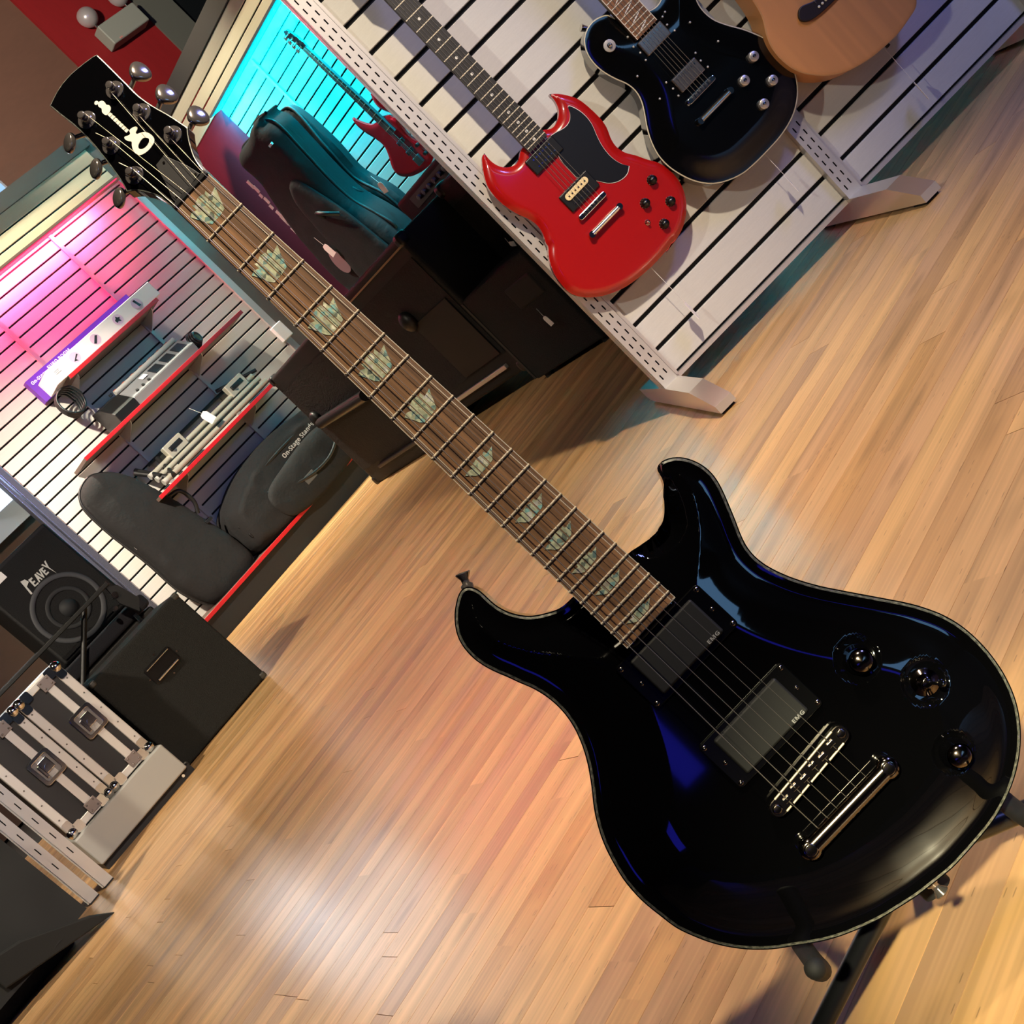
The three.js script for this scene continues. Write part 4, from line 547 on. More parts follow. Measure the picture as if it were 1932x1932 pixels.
// silver keyboard stand
{ const k = thing('folded_stand', 'folded silver and black metal stand lying on lower red-edged shelf', 'stand', 'A', 0.92, 0.828, 0.15);
  for (const [y, z] of [[0.03, 0.1], [0.07, 0.06], [0.11, 0.02]]) mesh('silver_tube', rod([-0.42, y, z], [0.50, y, z], 0.017, 14), silver, k);
  for (const [y, z] of [[0.05, 0.09], [0.09, 0.05]]) mesh('black_slot', rod([-0.3, y, z], [0.46, y, z], 0.006, 8), blackPlastic, k);
  for (const x of [-0.2, 0.37]) { const c = mesh('clamp_bracket', rbox(0.15, 0.09, 0.05, 0.008, x, 0.135, 0.02), silver, k); mesh('clamp_recess', rbox(0.1, 0.03, 0.01, 0.004, x, 0.14, 0.045), blackPlastic, c); mesh('clamp_bolt', cylZ(0.01, 0.03, x - 0.04, 0.14, 0.05), blackPlastic, c); }
  for (const [a, b] of [[[-0.40, 0.03, 0.1], [-0.46, 0.19, -0.06]], [[-0.42, 0.07, 0.08], [-0.43, 0.2, -0.1]], [[-0.38, 0.02, 0.12], [-0.3, 0.16, -0.05]]]) mesh('folded_leg', rod(a, b, 0.015, 12), blackPlastic, k);
  for (const y of [0.03, 0.07, 0.11]) mesh('end_cap', rod([-0.42, y, 0.1 - (y - 0.03)], [-0.45, y, 0.1 - (y - 0.03)], 0.019, 14), M(0xa9a8a0, 0.4), k);
  mesh('back_frame', [rod([-0.35, 0.17, -0.1], [0.52, 0.17, -0.1], 0.012, 10), rod([0.3, 0.2, -0.08], [0.56, 0.12, 0.0], 0.012, 10)], blackPlastic, k); }
const tagOn = (f, x, y, n, sc, label, rz = 0.25) => { const t = thing('price_tag', label, 'price tag', f, x, y, n); const c = extr([[-0.3, 0], [0.3, 0], [0.5, -0.3], [0.5, -1.5], [-0.5, -1.5], [-0.5, -0.3]].map(p => [p[0] * sc, p[1] * sc]), 0.0015).rotateZ(rz); mesh('card', c, whiteCard, t); mesh('thread', rod([0, 0, 0], [-sc * 0.5, sc * 1.3, -0.01], 0.0012, 5), M(0xcfccc8, 0.7), t); return t; };
tagOn('A', 0.93, 0.985, 0.31, 0.055, 'white price tag hanging on the silver folded stand');
tagOn('A', 1.59, 0.345, 0.34, 0.035, 'white price tag hanging from the gear bag on the plinth');
// leaning gig bag
function padded(pts, depth, bulge, cell = 0.012) { const p = outline(pts, 160, [], 3); return plate(p, cell, (x, y, d) => depth - bulge + bulge * Math.sqrt(1 - Math.pow(1 - Math.min(1, d / 0.09), 2)) + 0.006 * vnoise(x * 14, y * 14), 0, 0.01); }
{ const b = thing('gig_bag', 'tall black gig bag leaning on the left slat wall at plinth end', 'gig bag', 'A', 0.2, 0.167, 0.09);
  const s = [[-0.115, 0.93], [-0.07, 0.985], [0.02, 1.01], [0.09, 0.98], [0.17, 0.89], [0.26, 0.6], [0.30, 0.4], [0.34, 0.15], [0.32, 0.0], [-0.02, 0.0], [-0.10, 0.16], [-0.11, 0.45], [-0.13, 0.75]];
  mesh('shell', padded(s, 0.14, 0.05), bagBlack, b); mesh('zip_piping', tube(s.map(p => [p[0] * 1.01, p[1] * 1.004, 0.06]), 0.008, 120, 6, true), blackPlastic, b);
  mesh('carry_handle', tube([[0.25, 0.62, 0.1], [0.31, 0.6, 0.13], [0.33, 0.5, 0.12], [0.3, 0.43, 0.1]], 0.012, 24, 8), blackPlastic, b); mesh('strap_buckle', rbox(0.05, 0.02, 0.02, 0.004, 0.30, 0.36, 0.13), blackPlastic, b); mesh('label_patch', rbox(0.05, 0.025, 0.003, 0.001, -0.09, 0.55, 0.1).rotateZ(0), M(0xa8a8a4, 0.5), b); }
{ const b = thing('gear_bag', 'long black soft gear bag lying on the plinth under left wall', 'gear bag', 'A', 0.95, 0.167, 0.02);
  mesh('shell', padded([[-0.36, 0.02], [-0.39, 0.16], [-0.36, 0.30], [-0.26, 0.36], [-0.1, 0.42], [0.2, 0.45], [0.45, 0.42], [0.62, 0.38], [0.64, 0.2], [0.6, 0.02]], 0.27, 0.12), bagBlack, b);
  mesh('front_pocket', padded([[-0.1, 0.02], [-0.12, 0.2], [0.1, 0.26], [0.5, 0.26], [0.57, 0.15], [0.55, 0.02]], 0.05, 0.03).translate(0, 0, 0.262), bagBlack2, b);
  mesh('carry_strap', tube([[-0.1, 0.22, 0.27], [0.1, 0.12, 0.315], [0.35, 0.1, 0.325], [0.55, 0.2, 0.3], [0.6, 0.3, 0.27]], 0.01, 40, 6), blackPlastic, b);
  mesh('zip_flap', [tube([[-0.32, 0.3, 0.2], [-0.1, 0.33, 0.25], [0.3, 0.34, 0.262], [0.58, 0.31, 0.22]], 0.012, 40, 6)], blackPlastic, b);
  mesh('lettering', text('On-Stage Stands', 0.03, 0.002).scale(0.95, 0.95, 1).rotateZ(0.04).translate(0.30, 0.30, 0.272), M(0xa9a9a6, 0.5), b); mesh('sewn_patch', rbox(0.09, 0.05, 0.004, 0.002, 0.15, 0.1, 0.318), M(0x4a4a48, 0.8), b);
  mesh('buckle', [rbox(0.05, 0.03, 0.02, 0.005, -0.34, 0.12, 0.24), rbox(0.04, 0.02, 0.02, 0.004, -0.35, 0.2, 0.22)], blackPlastic, b); }
// ================================================================ on the rear wall
{ const g = thing('bass_guitar', 'small red bass guitar hanging on the cyan-lit slat wall', 'guitar', 'B', 0, 0, 0.05);
  mesh('body', plate(outline(D.bsBody, 160, [0, 13], 1), 0.01, (x, y, d) => 0.03 - 0.008 * Math.pow(Math.max(0, 1 - d / 0.03), 2), 0, 0.005), gloss(0xa0060e, 0.15), g);
  const nk = [[0.876, 1.36], [0.939, 1.36], [0.893, 2.10], [0.848, 2.10]]; mesh('neck', extr(nk.map(p => [p[0] * 1, p[1]]), 0.02, 0.026), M(0x2d3a3c, 0.5), g);
  for (let k = 0; k < 18; k++) { const t = Math.pow(k / 18, 0.8), y = 1.40 + t * 0.68; mesh('fret', box(0.055 - 0.012 * t, 0.003, 0.002, 0.9075 - 0.04 * (y - 1.36) / 0.74, y, 0.047), nickel, g); }
  mesh('headstock', extr([[0.846, 2.09], [0.895, 2.09], [0.90, 2.13], [0.892, 2.18], [0.868, 2.25], [0.835, 2.262], [0.82, 2.23], [0.838, 2.16]], 0.018, 0.024, 0.002), gloss(0x111517), g);
  for (let i = 0; i < 4; i++) { mesh('tuner_peg', [rod([0.86, 2.12 + i * 0.035, 0.04], [0.81 - (i % 2) * 0.01, 2.125 + i * 0.035, 0.035], 0.006, 8), rbox(0.03, 0.03, 0.01, 0.004, 0.80, 2.125 + i * 0.035, 0.035), cylZ(0.008, 0.014, 0.866, 2.12 + i * 0.035, 0.045)], chrome, g); mesh('string', rod([0.887 + i * 0.012, 1.13, 0.045], [0.862 + i * 0.006, 2.1, 0.05], 0.0015, 5), stringSteel, g); }
  mesh('bridge', rbox(0.065, 0.06, 0.02, 0.004, 0.897, 1.135, 0.036), M(0x6b6f72, 0.35, { metalness: 0.8 }), g); for (const y of [1.29, 1.21]) mesh('pickup', rbox(0.075, 0.03, 0.014, 0.004, 0.895, y, 0.034), blackPlastic, g); for (const y of [1.2, 1.13]) mesh('control_knob', cylZ(0.012, 0.02, 0.99, y, 0.038), blackPlastic, g);
}
{ const b = thing('gig_bag', 'large dark teal gig bag with side lettering standing before the red wall panel', 'gig bag', 'B', 0, 0, 0.42);
  const right = [[0.66, 1.97], [0.73, 1.9], [0.73, 1.7], [0.715, 1.45], [0.73, 1.25], [0.8, 1.1], [0.85, 0.94]], base = right.concat([[0.86, 0.4], [0.84, 0.02], [0.35, 0.02], [0.20, 0.5], [0.08, 0.95]], D.gig1.slice(9));
  mesh('shell', padded(base, 0.24, 0.09, 0.02), bagTeal, b); mesh('front_pocket', padded([[0.42, 0.3], [0.42, 1.2], [0.5, 1.55], [0.6, 1.6], [0.68, 1.45], [0.78, 1.1], [0.8, 0.4]], 0.06, 0.04, 0.02).translate(0, 0, 0.235), bagTeal, b);
  mesh('zip_piping', tube(right.concat([[0.1, 1.3]], D.gig1.slice(10)).map(p => [p[0], p[1], 0.13]), 0.012, 120, 6), M(0x0c1316, 0.6), b);
  mesh('carry_handle', tube([[0.62, 1.3, 0.3], [0.68, 1.34, 0.36], [0.74, 1.3, 0.36], [0.76, 1.24, 0.3]], 0.014, 24, 8), blackPlastic, b); mesh('clip', rbox(0.04, 0.02, 0.02, 0.004, 0.70, 1.82, 0.25), chrome, b);
  mesh('side_marks', [0, 1, 2, 3, 4, 5.5, 6.5, 7.5, 8.5, 11.4, 13.4].map((k, i) => rbox(0.03, [0.06, 0.055, 0.03, 0.05, 0.035, 0.065, 0.08, 0.07, 0.07, 0.05, 0.05][i], 0.003, 0.001, 0.185 + 0.012 * (i % 2) - k * 0.004 + (k > 6 ? 0.01 : 0), 1.80 - k * 0.047, 0.215).rotateZ(0)), M(0xb9c0c2, 0.5), b); mesh('printed_motif', [extr(outline([[0.30, 1.1], [0.36, 1.16], [0.42, 1.08], [0.4, 0.98], [0.34, 0.96], [0.3, 1.0]], 30), 0.002, 0.27), extr([[0.44, 1.05], [0.5, 1.12], [0.52, 1.0], [0.47, 0.94]], 0.002, 0.272)], M(0x7d6a70, 0.6), b);
  tagOn('B', 0.43, 1.19, 0.74, 0.06, 'white price tag hanging on the front of the large teal gig bag', 0.1); }
{ const b = thing('gig_bag', 'second dark teal gig bag tucked behind the large one under the red bass', 'gig bag', 'B', -0.1, 0, 0.24);
  mesh('shell', padded([[0.5, 1.9], [0.6, 1.97], [0.71, 1.93], [0.765, 1.6], [0.75, 1.35], [0.85, 1.14], [0.87, 0.96], [0.87, 0.3], [0.86, 0.02], [0.4, 0.02], [0.4, 1.4]], 0.11, 0.06, 0.02), bagTeal, b); mesh('carry_handle', tube([[0.74, 1.4, 0.18], [0.79, 1.34, 0.23], [0.82, 1.26, 0.22], [0.82, 1.2, 0.18]], 0.016, 24, 8), blackPlastic, b); mesh('zip_piping', tube([[0.6, 1.97, 0.06], [0.715, 1.93, 0.06], [0.77, 1.6, 0.12], [0.755, 1.35, 0.12], [0.855, 1.14, 0.12], [0.875, 0.96, 0.12]], 0.012, 50, 6), M(0x0c1316, 0.6), b); }
tagOn('B', 0.91, 1.20, 0.45, 0.05, 'white price tag on the second teal gig bag below the red bass', -0.2);
// emergency light high on the far wall
{ const e = thing('emergency_light', 'grey wall-mounted emergency light with two round lamp heads on red wall', 'emergency light', 'A', 4.06, 3.62, -1.965);
  mesh('housing', rbox2(-0.21, 0.21, 0, 0.19, 0, 0.13, 0.012), M(0x8f958c, 0.55), e);
  for (const x of [-0.17, 0.19]) { const h = mesh('lamp_head', new THREE.SphereGeometry(0.085, 24, 16, 0, 6.283, 0, 1.75).rotateX(1.57).translate(x, 0.31, 0.06), M(0xbdb8b8, 0.25, { metalness: 0.4 }), e); mesh('lens', latheZ([[0, 0.03], [0.06, 0.015], [0.082, -0.01]], 24).translate(x, 0.31, 0.075), M(0xd9c9cc, 0.12, { metalness: 0.6 }), h); mesh('lamp_neck', rod([x, 0.18, 0.06], [x, 0.25, 0.06], 0.012, 10), chrome, h); }
  mesh('pilot_lamp', rbox(0.03, 0.015, 0.006, 0.002, -0.12, 0.015, 0.131), M(0xc98a80, 0.4), e); }
// ================================================================ row of amplifiers and cabinets
const tolex = M(0x080809, 0.7, { bumpMap: carpetBump, bumpScale: 0.001 }), grille = M(0x0a0a0c, 0.85, { bumpMap: carpetBump, bumpScale: 0.002 }), carpet = M(0x1c1d1b, 0.95, { map: carpetMap, bumpMap: carpetBump, bumpScale: 0.003 });
function metric(g, s = 4) { const p = g.attributes.position, n = g.attributes.normal, u = g.attributes.uv; for (let i = 0; i < u.count; i++) { const ax = Math.abs(n.getX(i)), ay = Math.abs(n.getY(i)), az = Math.abs(n.getZ(i)); if (az >= ax && az >= ay) u.setXY(i, p.getX(i) * s, p.getY(i) * s); else if (ax > ay) u.setXY(i, p.getZ(i) * s, p.getY(i) * s); else u.setXY(i, p.getX(i) * s, p.getZ(i) * s); } return g; }
function cabinet(name, label, x, w, y0, h, d, n, handleBar, gold) {
  const c = thing(name, label, 'amplifier', 'M', x, 0, n), W = w / 2;
  mesh('shell', metric(rbox2(-W, W, y0, y0 + h, -d, 0, 0.018)), tolex, c);
  mesh('grille', box2(-W + 0.03, W - 0.03, y0 + 0.11, y0 + h - 0.1, -0.01, 0.004), grille, c);
  if (gold) mesh('gold_piping', [box2(-W + 0.02, W - 0.02, y0 + h - 0.045, y0 + h - 0.037, -0.001, 0.006)], M(0xb4946a, 0.4, { metalness: 0.5 }), c);
  if (handleBar) mesh('metal_strip', rbox(w * 0.62, 0.02, 0.02, 0.004, handleBar * w * 0.1, y0 + 0.06, 0.008), M(0xc9c7c0, 0.35, { metalness: 0.7 }), c);
  for (const sx of [-1, 1]) { for (const sy of [0, 1]) mesh('corner_guard', rbox(0.06, 0.06, 0.06, 0.02, sx * (W - 0.022), y0 + (sy ? h - 0.022 : 0.022), -0.022), blackPlastic, c);
    if (y0 > 0.05) mesh('caster', [new THREE.CylinderGeometry(y0 / 2, y0 / 2, 0.03, 18).rotateZ(Math.PI / 2).translate(sx * (W - 0.08), y0 / 2, -0.09), box(0.05, y0 * 0.5, 0.05, sx * (W - 0.08), y0 * 0.78, -0.09)], M(0x55524e, 0.4, { metalness: 0.5 }), c); }
  return c;
}
{ const a = cabinet('bass_cabinet', 'black speaker cabinet behind the guitar neck near the plinth', 0.54, 1.04, 0.0, 0.83, 0.5, 0, 0, 0);
  mesh('front_knob', [new THREE.SphereGeometry(0.05, 20, 14).scale(1, 1, 0.6).translate(-0.38, 0.5, 0.02), cylZ(0.035, 0.03, -0.38, 0.5, 0.0)], blackPlastic, a); mesh('roll_bar', rod([-0.36, 0.47, 0.03], [0.35, 0.43, 0.03], 0.03, 14), blackPlastic, a); mesh('kick_bar', rbox(0.7, 0.02, 0.03, 0.006, 0.1, 0.085, 0.012), M(0x2c2b2a, 0.5), a);
  const b = cabinet('bass_cabinet', 'wide black speaker cabinet with gold piping and silver strip on casters', 1.66, 1.12, 0.08, 0.75, 0.5, 0.0, 1, 1);
  mesh('front_knob', [new THREE.SphereGeometry(0.05, 20, 14).scale(1, 1, 0.6).translate(0.13, 0.55, 0.02), cylZ(0.035, 0.03, 0.13, 0.55, 0.0)], blackPlastic, b); mesh('lower_panel', box2(0.12, 0.5, 0.2, 0.52, 0.002, 0.012), M(0x08080a, 0.6), b);
  const c = cabinet('guitar_amplifier', 'tall black amplifier with handle cup standing behind the red guitar', 2.57, 0.62, 0.03, 0.82, 0.45, -0.25, 0, 0);
  mesh('handle_cup', rbox(0.17, 0.12, 0.02, 0.02, 0.05, 0.60, 0.0), M(0x040404, 0.6), c);
  for (let i = 0; i < 5; i++) mesh('side_switch', rbox(0.025, 0.05, 0.012, 0.003, 0.295, 0.79 - i * 0.055, 0.004), M(0xa9a6a0, 0.4), c);
  const e = thing('combo_amplifier', 'small black carpeted amplifier on the floor beside the slat stand', 'amplifier', 'M', 2.535, 0, 0.02);
  mesh('shell', metric(rbox2(-0.295, 0.30, 0.02, 0.462, -0.25, 0, 0.014)), carpet, e); mesh('handle_recess', rbox(0.22, 0.1, 0.02, 0.01, 0.13, 0.34, -0.004), M(0x050505, 0.7), e); for (const x of [-0.25, 0.25]) mesh('rubber_foot', cylZ(0.02, 0.03, 0, 0, 0).rotateX(Math.PI / 2).translate(x, 0.012, -0.04), blackRubber, e); mesh('edge_trim', box2(-0.295, -0.28, 0.03, 0.455, -0.002, 0.004), M(0x2d2d2c, 0.6), e);
  tagOn('M', 2.70, 0.225, 0.06, 0.03, 'white price tag on the small carpeted amplifier', 0.1); tagOn('M', 2.66, 0.50, -0.08, 0.022, 'white price tag lying on top edge of the small carpeted amplifier', 1.2);
  const h = thing('amplifier_head', 'low black amplifier head with silver control strip below the teal gig bags', 'amplifier', 'M', 1.9, 0.0, -0.62);
  mesh('shell', rbox2(-0.6, 0.25, 0, 0.96, -0.3, 0, 0.02), tolex, h); mesh('control_strip', box2(-0.45, 0.2, 0.87, 0.93, 0.0, 0.006), M(0x2a2c2e, 0.4), h); for (let i = 0; i < 8; i++) mesh('control_knob', cylZ(0.013, 0.016, -0.36 + i * 0.065, 0.9, 0.012), M(0x8f9394, 0.4), h);
}
// ================================================================ gear on the left
const aluCase = M(0xd8d4cc, 0.34, { metalness: 0.55 }), blackLam = M(0x0b090a, 0.5, { map: grainTex(30) });
{ const c = thing('carpeted_cabinet', 'square dark grey carpeted cabinet with recessed metal handle beside flight cases', 'speaker cabinet', 'K', 0.233, 0, 0);
  mesh('shell', metric(rbox2(-0.24, 0.235, 0.004, 0.487, -0.42, 0, 0.012), 5), carpet, c);
  mesh('handle_dish', extr(rrect(-0.075, 0.292, 0.06, 0.372, 0.012), 0.006, -0.002, 0.002), M(0x0b0b0b, 0.2), c); mesh('handle_bar', [rod([-0.06, 0.306, 0.01], [0.046, 0.306, 0.01], 0.006, 10), rod([-0.065, 0.362, 0.008], [0.05, 0.362, 0.008], 0.003, 8)], chrome, c);
  for (const [x, y] of [[-0.08, 0.33], [0.068, 0.33], [0, 0.385], [0, 0.28]]) mesh('dish_screw', cylZ(0.004, 0.003, x, y, 0.002), blackNickel, c);
  for (const [x, y] of [[-0.222, 0.468], [0.217, 0.468], [0.217, 0.024], [-0.222, 0.024]]) mesh('corner_guard', rbox(0.028, 0.028, 0.028, 0.009, x + Math.sign(x) * 0.006, y + (y > 0.2 ? 0.008 : -0.008), -0.01), M(0x35342f, 0.4), c);
  mesh('foot', [box2(-0.2, -0.15, 0, 0.006, -0.1, -0.05), box2(0.15, 0.2, 0, 0.006, -0.1, -0.05)], blackRubber, c); }
{ const c = thing('road_trunk', 'long black road trunk with padded lid edge behind the carpeted cabinet', 'trunk', 'K', 0.23, 0, -0.60);
  mesh('box', rbox2(-0.32, 0.28, 0, 0.50, -0.4, 0, 0.01), blackLam, c); mesh('lid', metric(rbox2(-0.33, 0.29, 0.505, 0.57, -0.41, 0.01, 0.02)), cloth(0x2b2b33), c); mesh('catch', rbox(0.02, 0.05, 0.012, 0.003, 0.2, 0.5, 0.012), chrome, c); }
{ const p = thing('floor_monitor', 'black stage monitor speaker with white logo and round driver behind carpeted cabinet', 'speaker', 'K', 0.28, 0.575, -0.72);
  const g = new THREE.Group(); g.name = 'front_baffle'; p.add(g); g.position.set(0, 0, 0.0); g.rotation.set(-0.1, 0, 0);
  mesh('shell', rbox2(-0.17, 0.23, 0, 0.50, -0.3, 0, 0.015), tolex, g); mesh('grille', metric(box2(-0.155, 0.215, 0.02, 0.48, 0, 0.006), 10), grille, g);
  mesh('driver_ring', new THREE.TorusGeometry(0.145, 0.012, 10, 48).scale(1, 1, 0.4).translate(0.02, 0.166, 0.007), M(0x3a3c40, 0.6), g); mesh('driver_cone', [new THREE.TorusGeometry(0.085, 0.01, 10, 40).scale(1, 1, 0.4).translate(0.02, 0.166, 0.007), new THREE.SphereGeometry(0.05, 24, 10, 0, 6.3, 0, 0.9).rotateX(1.57).translate(0.02, 0.166, -0.02)], M(0x1d1f22, 0.7), g);
  // jagged maker's letters
  const L = [[[0, 0], [0.018, 0.07], [0.045, 0.064], [0.05, 0.045], [0.02, 0.036], [0.012, 0.0]], [[0.05, 0.012], [0.056, 0.052], [0.082, 0.05], [0.08, 0.043], [0.066, 0.043], [0.064, 0.034], [0.078, 0.033], [0.076, 0.026], [0.062, 0.026], [0.06, 0.017], [0.084, 0.017], [0.08, 0.010]], [[0.086, 0.012], [0.104, 0.05], [0.112, 0.05], [0.116, 0.012], [0.108, 0.012], [0.107, 0.022], [0.1, 0.022], [0.096, 0.012]], [[0.117, 0.05], [0.126, 0.05], [0.13, 0.026], [0.142, 0.05], [0.15, 0.05], [0.132, 0.012], [0.126, 0.012]], [[0.146, 0.012], [0.15, 0.05], [0.172, 0.048], [0.171, 0.042], [0.158, 0.042], [0.157, 0.034], [0.168, 0.034], [0.167, 0.027], [0.156, 0.027], [0.155, 0.019], [0.172, 0.019], [0.171, 0.012]], [[0.174, 0.058], [0.184, 0.058], [0.19, 0.04], [0.202, 0.06], [0.212, 0.06], [0.194, 0.028], [0.198, -0.012], [0.188, 0.028]]];
  mesh('lettering', L.map(q => extr(q.map(p => [p[0] * 0.7 - 0.04, p[1] * 1.0 + 0.315]), 0.002, 0.006)), M(0xc4c6c0, 0.5), g); mesh('price_sticker', box(0.055, 0.035, 0.001, -0.075, 0.455, 0.0075), whiteCard, g); }
{ const s = thing('keyboard_stand', 'black metal keyboard stand arm reaching in front of the monitor speaker', 'stand', 'K', 0.1, 0, -0.48);
  mesh('top_arm', [rbox2(-0.75, 0.33, 0.685, 0.705, -0.02, 0.02, 0.004)], M(0x1c1d1b, 0.35), s); mesh('end_plate', [extr([[0.31, 0.69], [0.35, 0.66], [0.37, 0.56], [0.33, 0.52], [0.3, 0.6]], 0.02, -0.01)], blackPlastic, s); mesh('cross_leg', [rod([-0.5, 0.69, -0.03], [0.3, 0.02, -0.03], 0.015, 12), rod([0.2, 0.69, -0.05], [-0.55, 0.02, -0.05], 0.012, 12)], blackPlastic, s); mesh('foot_cap', [new THREE.SphereGeometry(0.02, 12, 8).translate(0.3, 0.02, -0.03), new THREE.SphereGeometry(0.02, 12, 8).translate(-0.55, 0.02, -0.06)], blackRubber, s); mesh('locking_bolt', [cylZ(0.014, 0.04, 0.31, 0.64, 0.0), cylZ(0.01, 0.03, 0.27, 0.60, 0.01)], chrome, s); }
function flightCase(x, label) {
  const c = thing('flight_case', label, 'flight case', 'S', x, 0.165, 0), W = 0.1025, H = 0.47, Dp = 0.36, g = group => 0;
  mesh('panel', box2(-W + 0.004, W - 0.004, 0.005, H - 0.005, -Dp, -0.004), blackLam, c);
  for (const [x0, x1] of [[-W, -W + 0.035], [W - 0.035, W]]) mesh('edge_rail', rbox2(x0, x1, 0.0, H, -0.03, 0.002, 0.003), aluCase, c);
  for (const [y0, y1] of [[0, 0.028], [H - 0.028, H]]) mesh('edge_rail', rbox2(-W, W, y0, y1, -0.03, 0.0012, 0.003), aluCase, c);
  mesh('edge_rail', rbox2(-W, W, H - 0.004, H + 0.004, -Dp, 0.0, 0.003), aluCase, c);
  mesh('valance', [rbox2(0.008, 0.04, 0.028, H - 0.028, -0.02, 0.004, 0.002), rbox2(0.0085, 0.0095, 0.028, H - 0.028, 0.003, 0.0052, 0.0003)], aluCase, c);
  mesh('side_skin', box2(W - 0.002, W + 0.001, 0.03, H - 0.03, -Dp + 0.03, -0.03), blackLam, c);
  for (const sx of [-1, 1]) for (const y of [0.006, H - 0.006]) { const b = mesh('ball_corner', new THREE.SphereGeometry(0.021, 18, 14).translate(sx * (W - 0.012), y + (y > 0.2 ? -0.008 : 0.008), -0.002), chrome, c); mesh('corner_wing', [extr(rrect(-0.018, -0.02, 0.018, 0.02, 0.008), 0.004, 0.0).translate(sx * (W - 0.045), y + (y > 0.2 ? -0.01 : 0.01), 0.003), extr(rrect(-0.016, -0.02, 0.016, 0.02, 0.008), 0.004, 0.0).translate(sx * (W - 0.018), y + (y > 0.2 ? -0.036 : 0.036), 0.003)], chrome, b); }
  for (const y of [0.03, H - 0.03]) mesh('seam_plate', [rbox(0.05, 0.045, 0.004, 0.002, 0.024, y, 0.006), ...[[-1, -1], [1, -1], [-1, 1], [1, 1]].map(([a, b]) => new THREE.SphereGeometry(0.004, 8, 6).translate(0.024 + a * 0.015, y + b * 0.013, 0.008))], M(0x8b817c, 0.35, { metalness: 0.7 }), c);
  const l = mesh('latch', extr(rrect(-0.048, -0.055, 0.048, 0.055, 0.014), 0.008, 0.003, 0.0015, [rrect(-0.034, -0.041, 0.034, 0.041, 0.008).reverse()]).translate(0.022, 0.24, 0), chrome, c);
  mesh('latch_dish', box(0.07, 0.084, 0.002, 0.022, 0.24, 0.003), M(0x8f8a84, 0.3, { metalness: 0.8 }), l); mesh('latch_wing', [rbox(0.04, 0.05, 0.006, 0.006, 0.026, 0.245, 0.008), cylZ(0.013, 0.008, 0.026, 0.235, 0.011), rbox(0.012, 0.055, 0.006, 0.003, 0.002, 0.235, 0.008)], chrome, l);
  for (let i = 0; i < 5; i++) for (const xx of [-W + 0.016, W - 0.016]) mesh('rivet', new THREE.SphereGeometry(0.0032, 8, 6).translate(xx, 0.08 + i * 0.08, 0.0025), M(0x77726c, 0.4, { metalness: 0.7 }), c);
  return c;
}
flightCase(0.315, 'right flight case with aluminium rails and square butterfly latch, next to carpeted cabinet');
flightCase(0.105, 'left flight case with aluminium rails and square butterfly latch, next to slotted posts');
{ const b = thing('grey_step', 'light grey rounded box standing on a black base under the flight cases', 'box', 'S', 0.215, 0, 0.03);
  mesh('box', rbox2(-0.22, 0.22, 0.03, 0.16, -0.38, 0.012, 0.007), M(0x9b9a94, 0.6), b); mesh('base', box2(-0.215, 0.235, 0, 0.034, -0.37, -0.015), M(0x0c0b0b, 0.6), b); mesh('base_bolt', cylZ(0.006, 0.004, 0.19, 0.017, -0.013), chrome, b); }
[[-1.842, -4.35, 'slotted aluminium post standing beside the grey step, nearer the flight cases'], [-1.905, -4.325, 'slotted aluminium post standing left of its twin, next to black fabric trunk']].forEach(([x, z, label], i) => {
  const p = thing('slotted_post', label, 'post', 'W', x, 0, z); p.rotation.y = 0.469;
  const holes = []; for (let y = 0.16; y < 1.0; y += 0.075) holes.push([[-0.002, y], [0.002, y], [0.002, y + 0.03], [-0.002, y + 0.03]].reverse());
  mesh('slotted_face', extr([[-0.02, 0.006], [0.02, 0.006], [0.02, 1.05], [-0.02, 1.05]], 0.002, 0.018, 0, holes), alu, p); mesh('channel', [box2(-0.02, -0.0185, 0.006, 1.05, -0.018, 0.018), box2(0.0185, 0.02, 0.006, 1.05, -0.018, 0.018), box2(-0.026, -0.02, 0.006, 1.05, 0.005, 0.008)], alu, p); mesh('core', box2(-0.017, 0.017, 0.01, 1.04, 0.0, 0.012), grooveBlack, p); mesh('pad', box2(-0.02, 0.02, 0, 0.006, -0.018, 0.018), blackRubber, p); });
{ const t = thing('fabric_trunk', 'black fabric covered trunk with drooping cover in lower left corner', 'trunk', 'W', -2.02, 0, -3.98); t.rotation.y = 0.469;
  mesh('box', rbox2(-0.5, 0.12, 0.0, 0.62, -0.2, 0.05, 0.02), cloth(0x0f1110), t);
  const cv = new THREE.PlaneGeometry(0.7, 0.6, 30, 24); const pa = cv.attributes.position; for (let i = 0; i < pa.count; i++) { const x = pa.getX(i), y = pa.getY(i); pa.setZ(i, 0.1 + 0.11 * Math.pow(Math.max(0, (0.3 - y) / 0.6), 1.4) + 0.02 * Math.sin(x * 14 + y * 6) * (0.3 - y) + 0.015 * vnoise(x * 9, y * 9)); } cv.computeVertexNormals();
  mesh('cover', cv.translate(-0.15, 0.37, 0.0), M(0x0a0c0b, 0.85, { side: THREE.DoubleSide }), t); mesh('cover_flap', extr([[0.16, 0.02], [0.24, 0.0], [0.19, 0.05], [0.02, 0.16], [-0.1, 0.2], [-0.1, 0.1]], 0.03, 0.2, 0.005), M(0x0c0f0d, 0.85), t); }
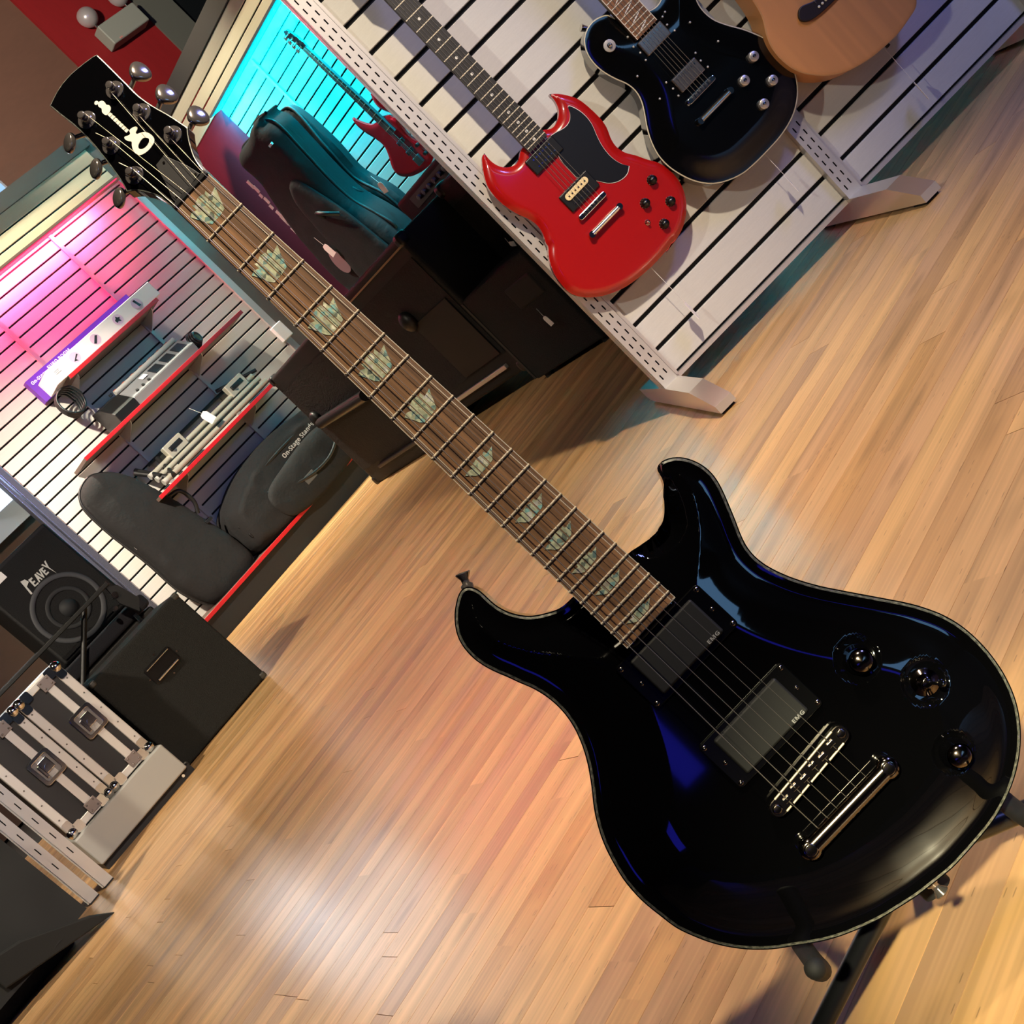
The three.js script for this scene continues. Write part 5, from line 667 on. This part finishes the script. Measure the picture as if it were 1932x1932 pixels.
{ const t = thing('speaker_wedge', 'black wedge speaker with grey side panel at the far lower left', 'speaker', 'W', -2.55, 0, -3.45); t.rotation.y = 0.469;
  mesh('shell', extr([[-0.24, 0], [0.2, 0], [0.2, 0.16], [0.0, 0.34], [-0.24, 0.34]], 0.5, -0.25, 0.006).rotateY(-Math.PI / 2), tolex, t); mesh('side_panel', box2(0.25, 0.256, 0.1, 0.24, -0.15, 0.02), M(0x4a4950, 0.6), t); }
// lit display panel and chrome post at the left
{ const p = struct('trim_1', 'A', -0.03, 0, 0.0);
  mesh('chrome_post', [rbox2(-0.045, 0.0, 0.3, 2.4, -0.02, 0.05, 0.006), rbox2(-0.075, -0.05, 0.3, 2.4, -0.02, 0.04, 0.006)], M(0xbfc4d4, 0.18, { metalness: 0.9 }), p); }
// ================================================================ light fittings
for (const L of LAMPS) {
  const p = L.p, l = thing('track_lamp', L.label, 'lamp', 'W', p.x, p.y, p.z), d = L.t.clone().sub(p).normalize(), q = new THREE.Quaternion().setFromUnitVectors(v3(0, 0, 1), d), back = d.clone().multiplyScalar(-0.10);
  mesh('housing', latheZ([[0, -0.16], [0.05, -0.155], [0.06, -0.12], [0.06, -0.012], [0.056, -0.012], [0.056, -0.03]], 24).applyQuaternion(q), blackPlastic, l);
  mesh('bulb', cylZ(0.05, 0.006, 0, 0, -0.024).applyQuaternion(q), new THREE.MeshStandardMaterial({ color: 0x332d22, emissive: lightColor(1, 0.85, 0.6), emissiveIntensity: 6 }), l);
  mesh('stem', rod([back.x, back.y, back.z], [back.x, 4.9 - p.y, back.z], 0.012, 8), blackPlastic, l);
}
// every thing's group stands at its own base
function rebase(g) {
  const bb = new THREE.Box3(), inv = new THREE.Matrix4(); g.updateMatrixWorld(true); inv.copy(g.matrixWorld).invert();
  g.traverse(o => { if (o.isMesh) { o.geometry.computeBoundingBox(); const b = o.geometry.boundingBox.clone().applyMatrix4(new THREE.Matrix4().multiplyMatrices(inv, o.matrixWorld)); bb.union(b); } });
  const d = new THREE.Vector3((bb.min.x + bb.max.x) / 2, bb.min.y, (bb.min.z + bb.max.z) / 2);
  for (const c of g.children) c.position.sub(d);
  g.position.add(d.clone().multiply(g.scale).applyQuaternion(g.quaternion));
}
for (const o of scene.children) if (o.isGroup && o.userData.category) rebase(o);
renderer.render(scene, camera);
